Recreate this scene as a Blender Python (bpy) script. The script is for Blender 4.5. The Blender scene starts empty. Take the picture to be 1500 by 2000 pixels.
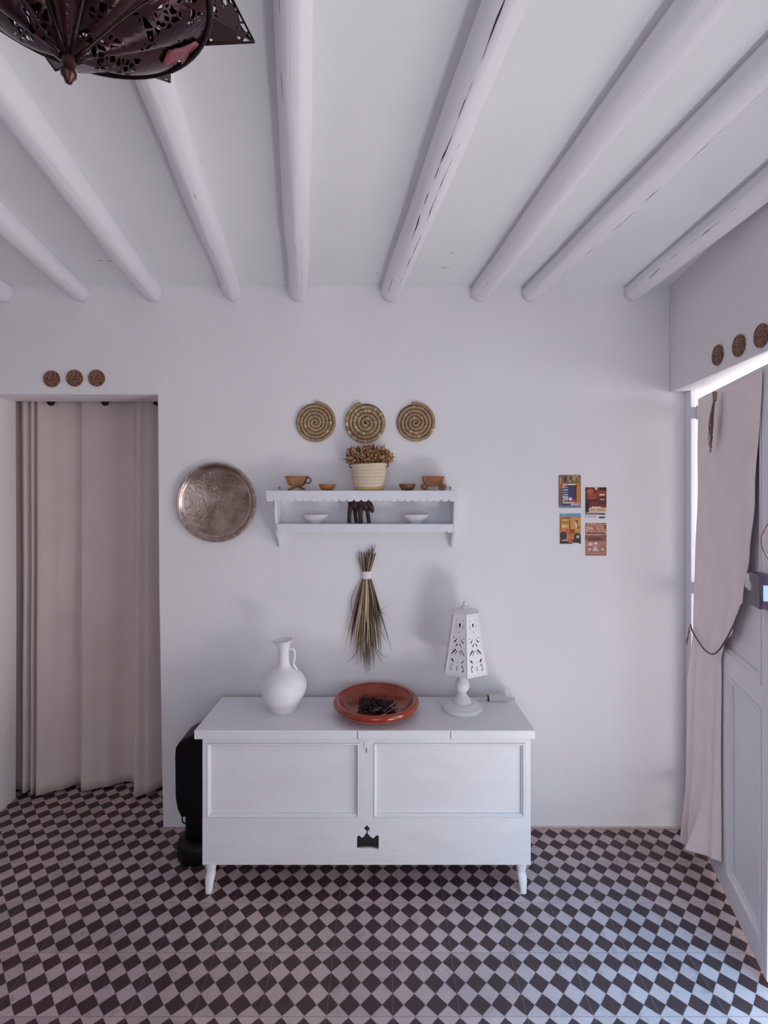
import bpy, bmesh, math, random
from math import sin, cos, pi, radians, sqrt, floor
from mathutils import Vector, Matrix, noise

R = random.Random(7)
SC = bpy.context.scene
COL = SC.collection
WY = 2.232          # back wall face, metres in front of the camera
CAMZ = 1.5

# ---------------------------------------------------------------- camera
cam_d = bpy.data.cameras.new('camera')
cam = bpy.data.objects.new('camera', cam_d)
COL.objects.link(cam)
cam_d.sensor_fit = 'VERTICAL'
cam_d.sensor_height = 36.0
cam_d.lens = 18.0
cam_d.shift_y = -0.0275
cam_d.clip_start = 0.02
cam.location = (0, 0, CAMZ)
cam.rotation_euler = (radians(90), 0, 0)
SC.camera = cam

# ---------------------------------------------------------------- light
SC.view_settings.view_transform = 'Standard'
SC.view_settings.look = 'None'
SC.view_settings.gamma = 1.0
SC.view_settings.use_curve_mapping = False
SC.view_settings.exposure = -0.05

world = bpy.data.worlds.new('sky')
SC.world = world
world.use_nodes = True
wbg = world.node_tree.nodes['Background']
wbg.inputs['Color'].default_value = (0.62, 0.78, 1.0, 1)
wbg.inputs['Strength'].default_value = 1.6

def sun(name, direction, strength, color, angle):
    l = bpy.data.lights.new(name, 'SUN')
    l.energy = strength; l.color = color; l.angle = radians(angle)
    o = bpy.data.objects.new(name, l); COL.objects.link(o)
    o.rotation_euler = Vector(direction).to_track_quat('-Z', 'Y').to_euler()
    return o
def area(name, loc, direction, sx, sy, power, color, spread=180):
    l = bpy.data.lights.new(name, 'AREA')
    l.shape = 'RECTANGLE'; l.size = sx; l.size_y = sy; l.energy = power; l.color = color
    l.spread = radians(spread)
    o = bpy.data.objects.new(name, l); COL.objects.link(o)
    o.location = loc
    o.rotation_euler = Vector(direction).to_track_quat('-Z', 'Y').to_euler()
    return o
sun('sunlight', (0.5, -0.3, -1.0), 7.0, (1.0, 0.97, 0.93), 1.0)
area('sunlit_facade_glow', (4.4, 1.25, 1.0), (-1.0, 0.0, 0.0), 4.2, 1.9, 140, (1.0, 0.98, 0.99))
area('sunlit_ground_glow', (1.78, 0.85, 0.0), (-0.35, 0.1, 1.0), 0.9, 1.2, 8, (1.0, 0.98, 0.96))
area('sunlit_threshold_glow', (1.06, 0.80, 0.015), (-0.05, 0.30, 1.0), 0.45, 0.8, 23, (1.0, 0.98, 0.97))
area('doorway_skylight', (1.27, 1.10, 1.66), (-0.20, 0.10, -1.0), 0.35, 0.6, 4.5, (0.16, 0.60, 1.0), 55)
area('rear_fill_light', (-0.1, -0.95, 1.25), (0.0, 1.0, 0.05), 1.1, 1.1, 5.0, (0.99, 0.96, 1.0))  # added fill from behind the camera, at an invented opening
SC.cycles.diffuse_bounces = 8
SC.cycles.max_bounces = 12

# ---------------------------------------------------------------- materials
def s2l(c):
    return tuple(((v/255.0)/12.92 if v/255.0 <= 0.04045 else (((v/255.0)+0.055)/1.055)**2.4) for v in c)
def mat(name, col, rough=0.6, metal=0.0, var=0.0, vscale=8.0, bump=0.0, bscale=60.0, col2=None, spec=0.5,
        stretch=None, coat=0.0, attr=None, detail=4.0, transmission=0.0, lin=False):
    m = bpy.data.materials.new(name); m.use_nodes = True
    nt = m.node_tree; N = nt.nodes; L = nt.links
    b = N['Principled BSDF']
    c = tuple(col) if lin else s2l(col)
    b.inputs['Base Color'].default_value = (*c, 1)
    b.inputs['Roughness'].default_value = rough
    b.inputs['Metallic'].default_value = metal
    b.inputs['Specular IOR Level'].default_value = spec
    b.inputs['Coat Weight'].default_value = coat
    b.inputs['Transmission Weight'].default_value = transmission
    tc = N.new('ShaderNodeTexCoord'); mp = N.new('ShaderNodeMapping')
    L.new(tc.outputs['Object'], mp.inputs['Vector'])
    if stretch: mp.inputs['Scale'].default_value = stretch
    if var > 0 or col2:
        n = N.new('ShaderNodeTexNoise'); n.inputs['Scale'].default_value = vscale; n.inputs['Detail'].default_value = detail
        L.new(mp.outputs['Vector'], n.inputs['Vector'])
        rp = N.new('ShaderNodeMapRange')
        rp.inputs['From Min'].default_value = 0.35; rp.inputs['From Max'].default_value = 0.65
        L.new(n.outputs['Fac'], rp.inputs['Value'])
        mx = N.new('ShaderNodeMix'); mx.data_type = 'RGBA'
        mx.inputs['A'].default_value = (*c, 1)
        c2 = s2l(col2) if col2 else tuple(v*(1-var) for v in c)
        mx.inputs['B'].default_value = (*c2, 1)
        L.new(rp.outputs['Result'], mx.inputs['Factor'])
        L.new(mx.outputs['Result'], b.inputs['Base Color'])
    if attr:
        a = N.new('ShaderNodeAttribute'); a.attribute_name = attr
        L.new(a.outputs['Color'], b.inputs['Base Color'])
    if bump > 0:
        n2 = N.new('ShaderNodeTexNoise'); n2.inputs['Scale'].default_value = bscale; n2.inputs['Detail'].default_value = 6
        L.new(mp.outputs['Vector'], n2.inputs['Vector'])
        bp = N.new('ShaderNodeBump'); bp.inputs['Strength'].default_value = 1.0; bp.inputs['Distance'].default_value = bump
        L.new(n2.outputs['Fac'], bp.inputs['Height']); L.new(bp.outputs['Normal'], b.inputs['Normal'])
    return m

PLASTER = (231, 228, 231)
M_wall = mat('plaster', PLASTER, 0.75, var=0.035, vscale=2.2, bump=0.006, bscale=5.0)
M_ceil = mat('ceiling_plaster', (230, 230, 233), 0.8, var=0.03, vscale=3, bump=0.005, bscale=6)
M_paint = mat('white_paint', (225, 225, 230), 0.42, var=0.05, vscale=14, bump=0.0012, bscale=45, stretch=(0.4, 1, 1))
M_paint2 = mat('white_paint_shelf', (222, 221, 230), 0.45, var=0.04, vscale=20, bump=0.0008, bscale=60)
M_door = mat('door_paint', (230, 228, 234), 0.4, var=0.04, vscale=6, bump=0.001, bscale=30, stretch=(1, 1, 0.3))
M_black = mat('black_plastic', (5, 5, 6), 0.45, spec=0.25)
M_dark = mat('dark_metal', (24, 20, 22), 0.4, metal=0.3)
M_ceramic = mat('matte_white_clay', (232, 230, 234), 0.7, var=0.05, vscale=20, bump=0.0006, bscale=120)
M_dish = mat('dish_glaze', (214, 212, 218), 0.3, var=0.03, bump=0.0003)
M_terra = mat('terracotta_glaze', (150, 50, 20), 0.16, var=0.25, vscale=14, bump=0.0006, bscale=40, coat=0.5)
M_lamp = mat('lamp_white_paint', (228, 226, 230), 0.5, var=0.04, vscale=30, bump=0.0008, bscale=80)
M_cord = mat('white_cord', (205, 198, 196), 0.5)
M_wood = mat('small_wood', (176, 118, 76), 0.55, col2=(142, 88, 52), vscale=18, stretch=(1, 6, 6), bump=0.0004)
M_woodd = mat('olive_wood', (124, 86, 44), 0.5, col2=(84, 54, 28), vscale=20, stretch=(1, 6, 6), bump=0.0004)
M_ply = mat('laser_cut_wood', (170, 104, 46), 0.5, col2=(126, 70, 28), vscale=30, bump=0.0003)
M_plye = mat('burnt_edge_wood', (74, 40, 22), 0.6, col2=(98, 56, 30), vscale=30)
M_carved = None
M_fig = mat('dark_brown_wood', (58, 22, 12), 0.55, col2=(34, 12, 8), vscale=20, stretch=(3, 3, 1))
M_curtain = mat('cotton_curtain', (214, 196, 192), 0.9, var=0.06, vscale=5, bump=0.0008, bscale=300)
M_cloth = mat('muslin_cloth', (242, 230, 230), 0.9, var=0.05, vscale=9, bump=0.002, bscale=22)
M_rope = mat('brown_cord', (104, 80, 76), 0.8)
M_coil = mat('palm_coil', (150, 125, 90), 0.75, attr='tone', bump=0.001, bscale=300)
M_basket = mat('palm_basket', (205, 186, 160), 0.75, attr='tone', bump=0.0012, bscale=220)
M_dry = mat('dried_flowers', (172, 128, 86), 0.8, attr='tone')
M_leaf = mat('dried_palm_leaf', (120, 105, 72), 0.7, attr='tone')
M_sprig = mat('dark_sprigs', (40, 24, 26), 0.7, attr='tone')
M_print = mat('printed_card', (180, 120, 90), 0.55, attr='tone')
M_tape = mat('white_tape', (224, 220, 224), 0.6)
M_iron = mat('aged_brass', (168, 142, 134), 0.4, metal=0.4, var=0.3, vscale=60)
M_purple = mat('purple_enamel', (58, 34, 66), 0.25, var=0.2, vscale=30)
M_label = mat('pale_blue_plate', (170, 196, 210), 0.4)
M_knobw = mat('white_bolt', (214, 208, 206), 0.35)
M_tray_rim = mat('tarnished_silver_rim', (196, 176, 166), 0.26, metal=1.0, var=0.3, vscale=40)
M_lantern_in = mat('lantern_solid_metal', (40, 18, 22), 0.3, metal=0.55, var=0.4, vscale=30, bump=0.001, bscale=80)
M_finial = mat('lantern_finial', (70, 42, 38), 0.35, metal=0.7)
M_bulb = mat('frosted_bulb', (225, 228, 228), 0.35)
M_outside = mat('outside_stone', (214, 204, 192), 0.9, var=0.1, vscale=3)

def tray_mat():
    m = mat('engraved_silver', (188, 170, 160), 0.32, metal=0.9, col2=(138, 116, 104), vscale=11, detail=6)
    nt = m.node_tree; N = nt.nodes; L = nt.links; b = N['Principled BSDF']
    tc = N.new('ShaderNodeTexCoord')
    v = N.new('ShaderNodeTexVoronoi'); v.feature = 'DISTANCE_TO_EDGE'; v.inputs['Scale'].default_value = 55
    n = N.new('ShaderNodeTexNoise'); n.inputs['Scale'].default_value = 26; n.inputs['Detail'].default_value = 8
    n.inputs['Distortion'].default_value = 2.0
    L.new(tc.outputs['Object'], v.inputs['Vector']); L.new(tc.outputs['Object'], n.inputs['Vector'])
    mu = N.new('ShaderNodeMath'); mu.operation = 'MULTIPLY_ADD'; mu.inputs[1].default_value = 0.5
    L.new(v.outputs['Distance'], mu.inputs[0]); L.new(n.outputs['Fac'], mu.inputs[2])
    bp = N.new('ShaderNodeBump'); bp.inputs['Distance'].default_value = 0.0035
    L.new(mu.outputs[0], bp.inputs['Height']); L.new(bp.outputs['Normal'], b.inputs['Normal'])
    rr = N.new('ShaderNodeMapRange'); rr.inputs['To Min'].default_value = 0.22; rr.inputs['To Max'].default_value = 0.55
    L.new(n.outputs['Fac'], rr.inputs['Value']); L.new(rr.outputs['Result'], b.inputs['Roughness'])
    return m
M_tray = tray_mat()

def carved_mat():
    m = mat('carved_wood_medallion', (128, 84, 60), 0.5)
    nt = m.node_tree; N = nt.nodes; L = nt.links; b = N['Principled BSDF']
    tc = N.new('ShaderNodeTexCoord')
    v = N.new('ShaderNodeTexVoronoi'); v.feature = 'DISTANCE_TO_EDGE'; v.inputs['Scale'].default_value = 110
    L.new(tc.outputs['Object'], v.inputs['Vector'])
    n = N.new('ShaderNodeTexNoise'); n.inputs['Scale'].default_value = 60; n.inputs['Distortion'].default_value = 3
    L.new(tc.outputs['Object'], n.inputs['Vector'])
    ml = N.new('ShaderNodeMath'); ml.operation = 'MULTIPLY'
    mr = N.new('ShaderNodeMapRange'); mr.inputs['From Max'].default_value = 0.25
    L.new(v.outputs['Distance'], mr.inputs['Value'])
    L.new(mr.outputs['Result'], ml.inputs[0]); L.new(n.outputs['Fac'], ml.inputs[1])
    cr = N.new('ShaderNodeValToRGB')
    cr.color_ramp.elements[0].position = 0.12; cr.color_ramp.elements[0].color = (*s2l((92, 54, 42)), 1)
    cr.color_ramp.elements[1].position = 0.5; cr.color_ramp.elements[1].color = (*s2l((172, 124, 96)), 1)
    L.new(ml.outputs[0], cr.inputs['Fac']); L.new(cr.outputs['Color'], b.inputs['Base Color'])
    bp = N.new('ShaderNodeBump'); bp.inputs['Distance'].default_value = 0.002
    L.new(ml.outputs[0], bp.inputs['Height']); L.new(bp.outputs['Normal'], b.inputs['Normal'])
    return m
M_carved = carved_mat()

def pierced_mat(name, scale, th, base=(54, 19, 28), gate=0.56):
    m = mat(name, base, 0.22, metal=0.5, var=0.5, vscale=20)
    nt = m.node_tree; N = nt.nodes; L = nt.links; b = N['Principled BSDF']
    out = N['Material Output']
    tc = N.new('ShaderNodeTexCoord')
    v = N.new('ShaderNodeTexVoronoi'); v.feature = 'DISTANCE_TO_EDGE'; v.inputs['Scale'].default_value = scale
    L.new(tc.outputs['Object'], v.inputs['Vector'])
    gt = N.new('ShaderNodeMath'); gt.operation = 'GREATER_THAN'; gt.inputs[1].default_value = th
    L.new(v.outputs['Distance'], gt.inputs[0])
    n = N.new('ShaderNodeTexNoise'); n.inputs['Scale'].default_value = 22
    L.new(tc.outputs['Object'], n.inputs['Vector'])
    g2 = N.new('ShaderNodeMath'); g2.operation = 'GREATER_THAN'; g2.inputs[1].default_value = gate
    L.new(n.outputs['Fac'], g2.inputs[0])
    mm = N.new('ShaderNodeMath'); mm.operation = 'MULTIPLY'
    L.new(gt.outputs[0], mm.inputs[0]); L.new(g2.outputs[0], mm.inputs[1])
    tr = N.new('ShaderNodeBsdfTransparent'); mx = N.new('ShaderNodeMixShader')
    L.new(mm.outputs[0], mx.inputs['Fac']); L.new(b.outputs['BSDF'], mx.inputs[1]); L.new(tr.outputs[0], mx.inputs[2])
    L.new(mx.outputs[0], out.inputs['Surface'])
    bp = N.new('ShaderNodeBump'); bp.inputs['Distance'].default_value = 0.0008; bp.invert = True
    L.new(v.outputs['Distance'], bp.inputs['Height']); L.new(bp.outputs['Normal'], b.inputs['Normal'])
    return m
M_pierced = pierced_mat('pierced_metal', 85, 0.12)
M_pierced2 = pierced_mat('pierced_metal_fine', 70, 0.10, (60, 34, 34), 0.50)
M_pink = mat('rose_glass', (120, 56, 66), 0.25, transmission=0.0)

def floor_mat():
    m = bpy.data.materials.new('cement_tiles'); m.use_nodes = True
    nt = m.node_tree; N = nt.nodes; L = nt.links; b = N['Principled BSDF']
    def math_(op, a, bb=None, c=None):
        n = N.new('ShaderNodeMath'); n.operation = op
        for i, x in enumerate((a, bb, c)):
            if x is None: continue
            if isinstance(x, (int, float)): n.inputs[i].default_value = x
            else: L.new(x, n.inputs[i])
        return n.outputs[0]
    tc = N.new('ShaderNodeTexCoord')
    sp = N.new('ShaderNodeSeparateXYZ'); L.new(tc.outputs['Object'], sp.inputs[0])
    wn = N.new('ShaderNodeTexNoise'); wn.inputs['Scale'].default_value = 30; wn.inputs['Detail'].default_value = 3
    L.new(tc.outputs['Object'], wn.inputs['Vector'])
    wob = math_('MULTIPLY', math_('SUBTRACT', wn.outputs['Fac'], 0.5), 0.11)
    u = math_('DIVIDE', math_('SUBTRACT', sp.outputs['X'], 0.026), 0.0628)
    v = math_('DIVIDE', math_('SUBTRACT', sp.outputs['Y'], 1.6376), 0.0655)
    ua = math_('ABSOLUTE', math_('SUBTRACT', math_('FRACT', u), 0.5))
    va = math_('ABSOLUTE', math_('SUBTRACT', math_('FRACT', math_('ADD', v, 0.5)), 0.5))
    # tile joints
    gu = math_('ABSOLUTE', math_('SUBTRACT', math_('FRACT', math_('ADD', math_('DIVIDE', u, 3.0), 0.5)), 0.5))
    gv = math_('ABSOLUTE', math_('SUBTRACT', math_('FRACT', math_('ADD', math_('DIVIDE', v, 3.0), 0.5)), 0.5))
    swell = math_('MULTIPLY', math_('MAXIMUM', math_('SUBTRACT', 1.0, math_('MULTIPLY', gv, 8.0)), 0.0), 0.045)
    d = math_('SUBTRACT', math_('ADD', math_('ADD', ua, va), wob), swell)
    mr = N.new('ShaderNodeMapRange'); mr.inputs['From Min'].default_value = 0.475; mr.inputs['From Max'].default_value = 0.52
    L.new(d, mr.inputs['Value'])
    gm = math_('LESS_THAN', math_('MINIMUM', gu, gv), 0.0042)
    # per tile tone
    cx = N.new('ShaderNodeCombineXYZ')
    L.new(math_('FLOOR', math_('DIVIDE', u, 3.0)), cx.inputs[0]); L.new(math_('FLOOR', math_('DIVIDE', v, 3.0)), cx.inputs[1])
    w = N.new('ShaderNodeTexWhiteNoise'); w.noise_dimensions = '3D'; L.new(cx.outputs[0], w.inputs['Vector'])
    n1 = N.new('ShaderNodeTexNoise'); n1.inputs['Scale'].default_value = 7; n1.inputs['Detail'].default_value = 8
    L.new(tc.outputs['Object'], n1.inputs['Vector'])
    n2 = N.new('ShaderNodeTexNoise'); n2.inputs['Scale'].default_value = 140; n2.inputs['Detail'].default_value = 4
    L.new(tc.outputs['Object'], n2.inputs['Vector'])
    n3 = N.new('ShaderNodeTexNoise'); n3.inputs['Scale'].default_value = 16; n3.inputs['Detail'].default_value = 10; n3.inputs['Roughness'].default_value = 0.7
    L.new(tc.outputs['Object'], n3.inputs['Vector'])
    st = N.new('ShaderNodeMapRange'); st.inputs['From Min'].default_value = 0.56; st.inputs['From Max'].default_value = 0.70
    L.new(n3.outputs['Fac'], st.inputs['Value'])
    tone = math_('ADD', 0.56, math_('ADD', math_('MULTIPLY', w.outputs['Value'], 0.22),
                 math_('ADD', math_('MULTIPLY', n1.outputs['Fac'], 0.40), math_('MULTIPLY', n2.outputs['Fac'], 0.26))))
    tone = math_('MULTIPLY', tone, math_('SUBTRACT', 1.0, math_('MULTIPLY', st.outputs['Result'], 0.40)))
    m1 = N.new('ShaderNodeMix'); m1.data_type = 'RGBA'
    m1.inputs['A'].default_value = (*s2l((182, 162, 163)), 1); m1.inputs['B'].default_value = (*s2l((62, 42, 46)), 1)
    L.new(mr.outputs['Result'], m1.inputs['Factor'])
    m2 = N.new('ShaderNodeMix'); m2.data_type = 'RGBA'; m2.inputs['B'].default_value = (*s2l((128, 110, 112)), 1)
    L.new(math_('MULTIPLY', gm, 0.75), m2.inputs['Factor']); L.new(m1.outputs['Result'], m2.inputs['A'])
    vm = N.new('ShaderNodeVectorMath'); vm.operation = 'SCALE'
    L.new(m2.outputs['Result'], vm.inputs[0]); L.new(tone, vm.inputs['Scale'])
    L.new(vm.outputs[0], b.inputs['Base Color'])
    rr = N.new('ShaderNodeMapRange'); rr.inputs['To Min'].default_value = 0.36; rr.inputs['To Max'].default_value = 0.55
    L.new(n1.outputs['Fac'], rr.inputs['Value']); L.new(rr.outputs['Result'], b.inputs['Roughness'])
    bp = N.new('ShaderNodeBump'); bp.inputs['Distance'].default_value = 0.0012; bp.invert = True
    L.new(math_('ADD', gm, math_('MULTIPLY', n1.outputs['Fac'], 0.7)), bp.inputs['Height']); L.new(bp.outputs['Normal'], b.inputs['Normal'])
    return m
M_floor = floor_mat()

def beam_mat(i, cracks):
    """white painted pole; cracks: (u centre 0..1 round the pole, v start, v end, half width, threshold)"""
    m = mat('painted_pole', (226, 224, 231), 0.5)
    nt = m.node_tree; N = nt.nodes; L = nt.links; b = N['Principled BSDF']
    def math_(op, a, bb=None, c=None):
        n = N.new('ShaderNodeMath'); n.operation = op
        for k, x in enumerate((a, bb, c)):
            if x is None: continue
            if isinstance(x, (int, float)): n.inputs[k].default_value = x
            else: L.new(x, n.inputs[k])
        return n.outputs[0]
    uv = N.new('ShaderNodeUVMap'); uv.uv_map = 'UVMap'
    sp = N.new('ShaderNodeSeparateXYZ'); L.new(uv.outputs['UV'], sp.inputs[0])
    nz = N.new('ShaderNodeTexNoise'); nz.noise_dimensions = '2D'; nz.inputs['Scale'].default_value = 1.0; nz.inputs['Detail'].default_value = 3
    mp = N.new('ShaderNodeMapping'); mp.inputs['Scale'].default_value = (9, 1.5, 1); mp.inputs['Location'].default_value = (i*3.7, i*1.3, 0)
    L.new(uv.outputs['UV'], mp.inputs['Vector']); L.new(mp.outputs['Vector'], nz.inputs['Vector'])
    total = None
    for k, (u0, v0, v1, hw, th) in enumerate(cracks):
        nw = N.new('ShaderNodeTexNoise'); nw.noise_dimensions = '1D'; nw.inputs['Scale'].default_value = 4.0
        nw.inputs['Detail'].default_value = 3
        L.new(math_('ADD', sp.outputs['Y'], k*7.3+i), nw.inputs['W'])
        off = math_('MULTIPLY', math_('SUBTRACT', nw.outputs['Fac'], 0.5), 0.05)
        du = math_('ABSOLUTE', math_('SUBTRACT', math_('ADD', sp.outputs['X'], off), u0))
        n3 = N.new('ShaderNodeTexNoise'); n3.noise_dimensions = '1D'; n3.inputs['Scale'].default_value = 9.0
        n3.inputs['Detail'].default_value = 2
        L.new(math_('ADD', sp.outputs['Y'], k*3.1+i*2.2), n3.inputs['W'])
        wv = math_('MULTIPLY', math_('MAXIMUM', math_('SUBTRACT', n3.outputs['Fac'], th), 0.0), hw*1.5)
        a = math_('LESS_THAN', du, wv)
        a = math_('MULTIPLY', a, math_('GREATER_THAN', sp.outputs['Y'], v0))
        a = math_('MULTIPLY', a, math_('LESS_THAN', sp.outputs['Y'], v1))
        total = a if total is None else math_('MAXIMUM', total, a)
    mx = N.new('ShaderNodeMix'); mx.data_type = 'RGBA'
    mx.inputs['A'].default_value = (*s2l((226, 224, 231)), 1); mx.inputs['B'].default_value = (*s2l((50, 42, 46)), 1)
    if total is not None: L.new(total, mx.inputs['Factor'])
    else: mx.inputs['Factor'].default_value = 0
    L.new(mx.outputs['Result'], b.inputs['Base Color'])
    bp = N.new('ShaderNodeBump'); bp.inputs['Distance'].default_value = 0.004; bp.inputs['Strength'].default_value = 0.8
    h = nz.outputs['Fac']
    if total is not None: h = math_('SUBTRACT', h, math_('MULTIPLY', total, 0.6))
    L.new(h, bp.inputs['Height']); L.new(bp.outputs['Normal'], b.inputs['Normal'])
    return m

# ---------------------------------------------------------------- mesh helpers
def origin_of(o):
    while o.parent: o = o.parent
    return o.location.copy()
def tag(o, label=None, cat=None, group=None, kind=None):
    if label: o['label'] = label
    if cat: o['category'] = cat
    if group: o['group'] = group
    if kind: o['kind'] = kind
    return o
def thing(name, label, cat, loc=(0, 0, 0), group=None):
    o = bpy.data.objects.new(name, None); COL.objects.link(o)
    o.empty_display_size = 0.05
    o.location = loc
    return tag(o, label, cat, group)
def obj(name, bm, m, parent=None, smooth=False, origin=None, angle=None, label=None):
    """bm in WORLD coordinates; becomes one mesh object relative to its thing's base"""
    bmesh.ops.recalc_face_normals(bm, faces=bm.faces)
    me = bpy.data.meshes.new(name)
    org = origin_of(parent) if parent else Vector(origin if origin is not None else (0, 0, 0))
    bm.transform(Matrix.Translation(-org))
    bm.to_mesh(me); bm.free()
    if smooth:
        for p in me.polygons: p.use_smooth = True
        if angle:
            me.set_sharp_from_angle(angle=radians(angle))
    if isinstance(m, (list, tuple)):
        for x in m: me.materials.append(x)
    else: me.materials.append(m)
    o = bpy.data.objects.new(name, me); COL.objects.link(o)
    if parent: o.parent = parent
    else: o.location = org
    if label: o['label'] = label
    return o
def dup(root, loc, label=None, rot=None, group=None):
    r = root.copy(); COL.objects.link(r); r.location = loc
    if rot is not None: r.rotation_euler = rot
    if label: r['label'] = label
    if group: r['group'] = group
    def rec(src, dst):
        for ch in list(src.children):
            c = ch.copy(); COL.objects.link(c); c.parent = dst; rec(ch, c)
    rec(root, r)
    return r
def box(bm, x0, x1, y0, y1, z0, z1, bevel=0.0, seg=2):
    r = bmesh.ops.create_cube(bm, size=1.0)
    vs = r['verts']
    for v in vs:
        v.co.x = x0 + (v.co.x+0.5)*(x1-x0); v.co.y = y0 + (v.co.y+0.5)*(y1-y0); v.co.z = z0 + (v.co.z+0.5)*(z1-z0)
    if bevel > 0:
        es = list({e for v in vs for e in v.link_edges})
        bmesh.ops.bevel(bm, geom=es, offset=bevel, segments=seg, profile=0.5, affect='EDGES')
    return bm
def nb(): return bmesh.new()
def lathe(bm, prof, c=(0, 0, 0), seg=40, sx=1.0, sy=1.0, cap=True, M=None):
    """prof: (radius, height) pairs, spun about +Z at c (or by matrix M)"""
    rings = []
    for r, h in prof:
        ring = []
        for k in range(seg):
            a = 2*pi*k/seg
            p = Vector((r*cos(a)*sx, r*sin(a)*sy, h))
            p = (M @ p) if M else p + Vector(c)
            ring.append(bm.verts.new(p))
        rings.append(ring)
    for a, b in zip(rings, rings[1:]):
        for k in range(seg):
            bm.faces.new((a[k], a[(k+1) % seg], b[(k+1) % seg], b[k]))
    if cap:
        if prof[0][0] > 1e-6: bm.faces.new(list(reversed(rings[0])))
        if prof[-1][0] > 1e-6: bm.faces.new(rings[-1])
    bmesh.ops.remove_doubles(bm, verts=[v for rg in (rings[0], rings[-1]) for v in rg], dist=1e-6)
    return bm
def tube(bm, pts, rad, seg=8, closed=False, cap=True, tone=None, layer=None, flat=1.0):
    pts = [Vector(p) for p in pts]
    n = len(pts)
    rr = rad if isinstance(rad, (list, tuple)) else [rad]*n
    rings = []
    up = None
    for i in range(n):
        if closed: t = pts[(i+1) % n]-pts[(i-1) % n]
        else: t = pts[min(i+1, n-1)]-pts[max(i-1, 0)]
        if t.length < 1e-9: t = Vector((0, 0, 1))
        t.normalize()
        if up is None:
            up = Vector((0, 0, 1)) if abs(t.z) < 0.9 else Vector((0, 1, 0))
        s = t.cross(up)
        if s.length < 1e-4: s = t.cross(Vector((1, 0.3, 0.2)))
        s.normalize(); up = s.cross(t).normalized()
        ring = []
        for k in range(seg):
            a = 2*pi*k/seg
            v = bm.verts.new(pts[i] + (s*cos(a) + up*sin(a)*flat)*rr[i])
            if layer is not None: v[layer] = tone if not isinstance(tone, list) else tone[i]
            ring.append(v)
        rings.append(ring)
    m = n if closed else n-1
    for i in range(m):
        a, b = rings[i], rings[(i+1) % n]
        for k in range(seg):
            bm.faces.new((a[k], a[(k+1) % seg], b[(k+1) % seg], b[k]))
    if cap and not closed:
        bm.faces.new(list(reversed(rings[0]))); bm.faces.new(rings[-1])
    return bm
def plate(outer, holes, t, M=None):
    """flat board with cut holes, outline in XY, thickness t along Z, moved by M"""
    cu = bpy.data.curves.new('tmp', 'CURVE'); cu.dimensions = '2D'; cu.fill_mode = 'BOTH'; cu.extrude = t/2
    for poly in [outer]+list(holes):
        s = cu.splines.new('POLY'); s.points.add(len(poly)-1)
        for i, p in enumerate(poly): s.points[i].co = (p[0], p[1], 0, 1)
        s.use_cyclic_u = True
    o = bpy.data.objects.new('tmp', cu); COL.objects.link(o)
    bpy.context.view_layer.update()
    me = bpy.data.meshes.new_from_object(o)
    bm = nb(); bm.from_mesh(me)
    bpy.data.objects.remove(o); bpy.data.curves.remove(cu); bpy.data.meshes.remove(me)
    bmesh.ops.remove_doubles(bm, verts=bm.verts, dist=1e-5)
    if M is not None: bm.transform(M)
    return bm
def join(a, b):
    me = bpy.data.meshes.new('tmp'); b.to_mesh(me); b.free(); a.from_mesh(me); bpy.data.meshes.remove(me); return a
XZ = lambda y: Matrix(((1, 0, 0, 0), (0, 0, -1, y), (0, 1, 0, 0), (0, 0, 0, 1)))   # plate XY -> world XZ, centred on depth y
def circ(cx, cy, r, n=14, a0=0.0): return [(cx+r*cos(a0+2*pi*k/n), cy+r*sin(a0+2*pi*k/n)) for k in range(n)]
def bar(x0, y0, x1, y1, w):
    dx, dy = x1-x0, y1-y0; l = sqrt(dx*dx+dy*dy); nx, ny = -dy/l*w/2, dx/l*w/2
    return [(x0+nx, y0+ny), (x0-nx, y0-ny), (x1-nx, y1-ny), (x1+nx, y1+ny)]
def strip(pts, w):
    L_, R_ = [], []
    for i, p in enumerate(pts):
        a = pts[max(i-1, 0)]; b = pts[min(i+1, len(pts)-1)]
        dx, dy = b[0]-a[0], b[1]-a[1]; l = sqrt(dx*dx+dy*dy) or 1
        k = w/2*(0.55+0.45*sin(pi*(i+0.3)/(len(pts)-0.4)))
        L_.append((p[0]-dy/l*k, p[1]+dx/l*k)); R_.append((p[0]+dy/l*k, p[1]-dx/l*k))
    return L_+R_[::-1]
def arc(cx, cy, rx, ry, a0, a1, n=8): return [(cx+rx*cos(a0+(a1-a0)*i/n), cy+ry*sin(a0+(a1-a0)*i/n)) for i in range(n+1)]
def modbevel(o, w, seg=2, ang=40):
    m = o.modifiers.new('edge', 'BEVEL'); m.width = w; m.segments = seg; m.limit_method = 'ANGLE'; m.angle_limit = radians(ang)
    return o
def structure(o): o['kind'] = 'structure'; return o
def grid(bm, fn, nu, nv):
    V = [[bm.verts.new(fn(i/nu, j/nv)) for j in range(nv+1)] for i in range(nu+1)]
    for i in range(nu):
        for j in range(nv):
            bm.faces.new((V[i][j], V[i+1][j], V[i+1][j+1], V[i][j+1]))
    return V
def nz(x, y=0.0, z=0.0): return noise.noise(Vector((x, y, z)))
def shade(c, k): return (c[0]*k, c[1]*k, c[2]*k, 1.0)
def lin(c): return s2l(c)

# ================================================================ the room
bm = nb(); box(bm, -3.2, 1.75, -1.3, 3.3, -0.1, 0.0); structure(obj('floor', bm, M_floor))
# ceiling, rising very slightly towards the camera
def czb(y): return 2.36 + 0.03*(WY-y)
bm = nb(); box(bm, -3.2, 1.75, -1.3, 3.3, 0, 0.15)
for v in bm.verts: v.co.z += czb(v.co.y)
structure(obj('ceiling', bm, M_ceil))
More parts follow.
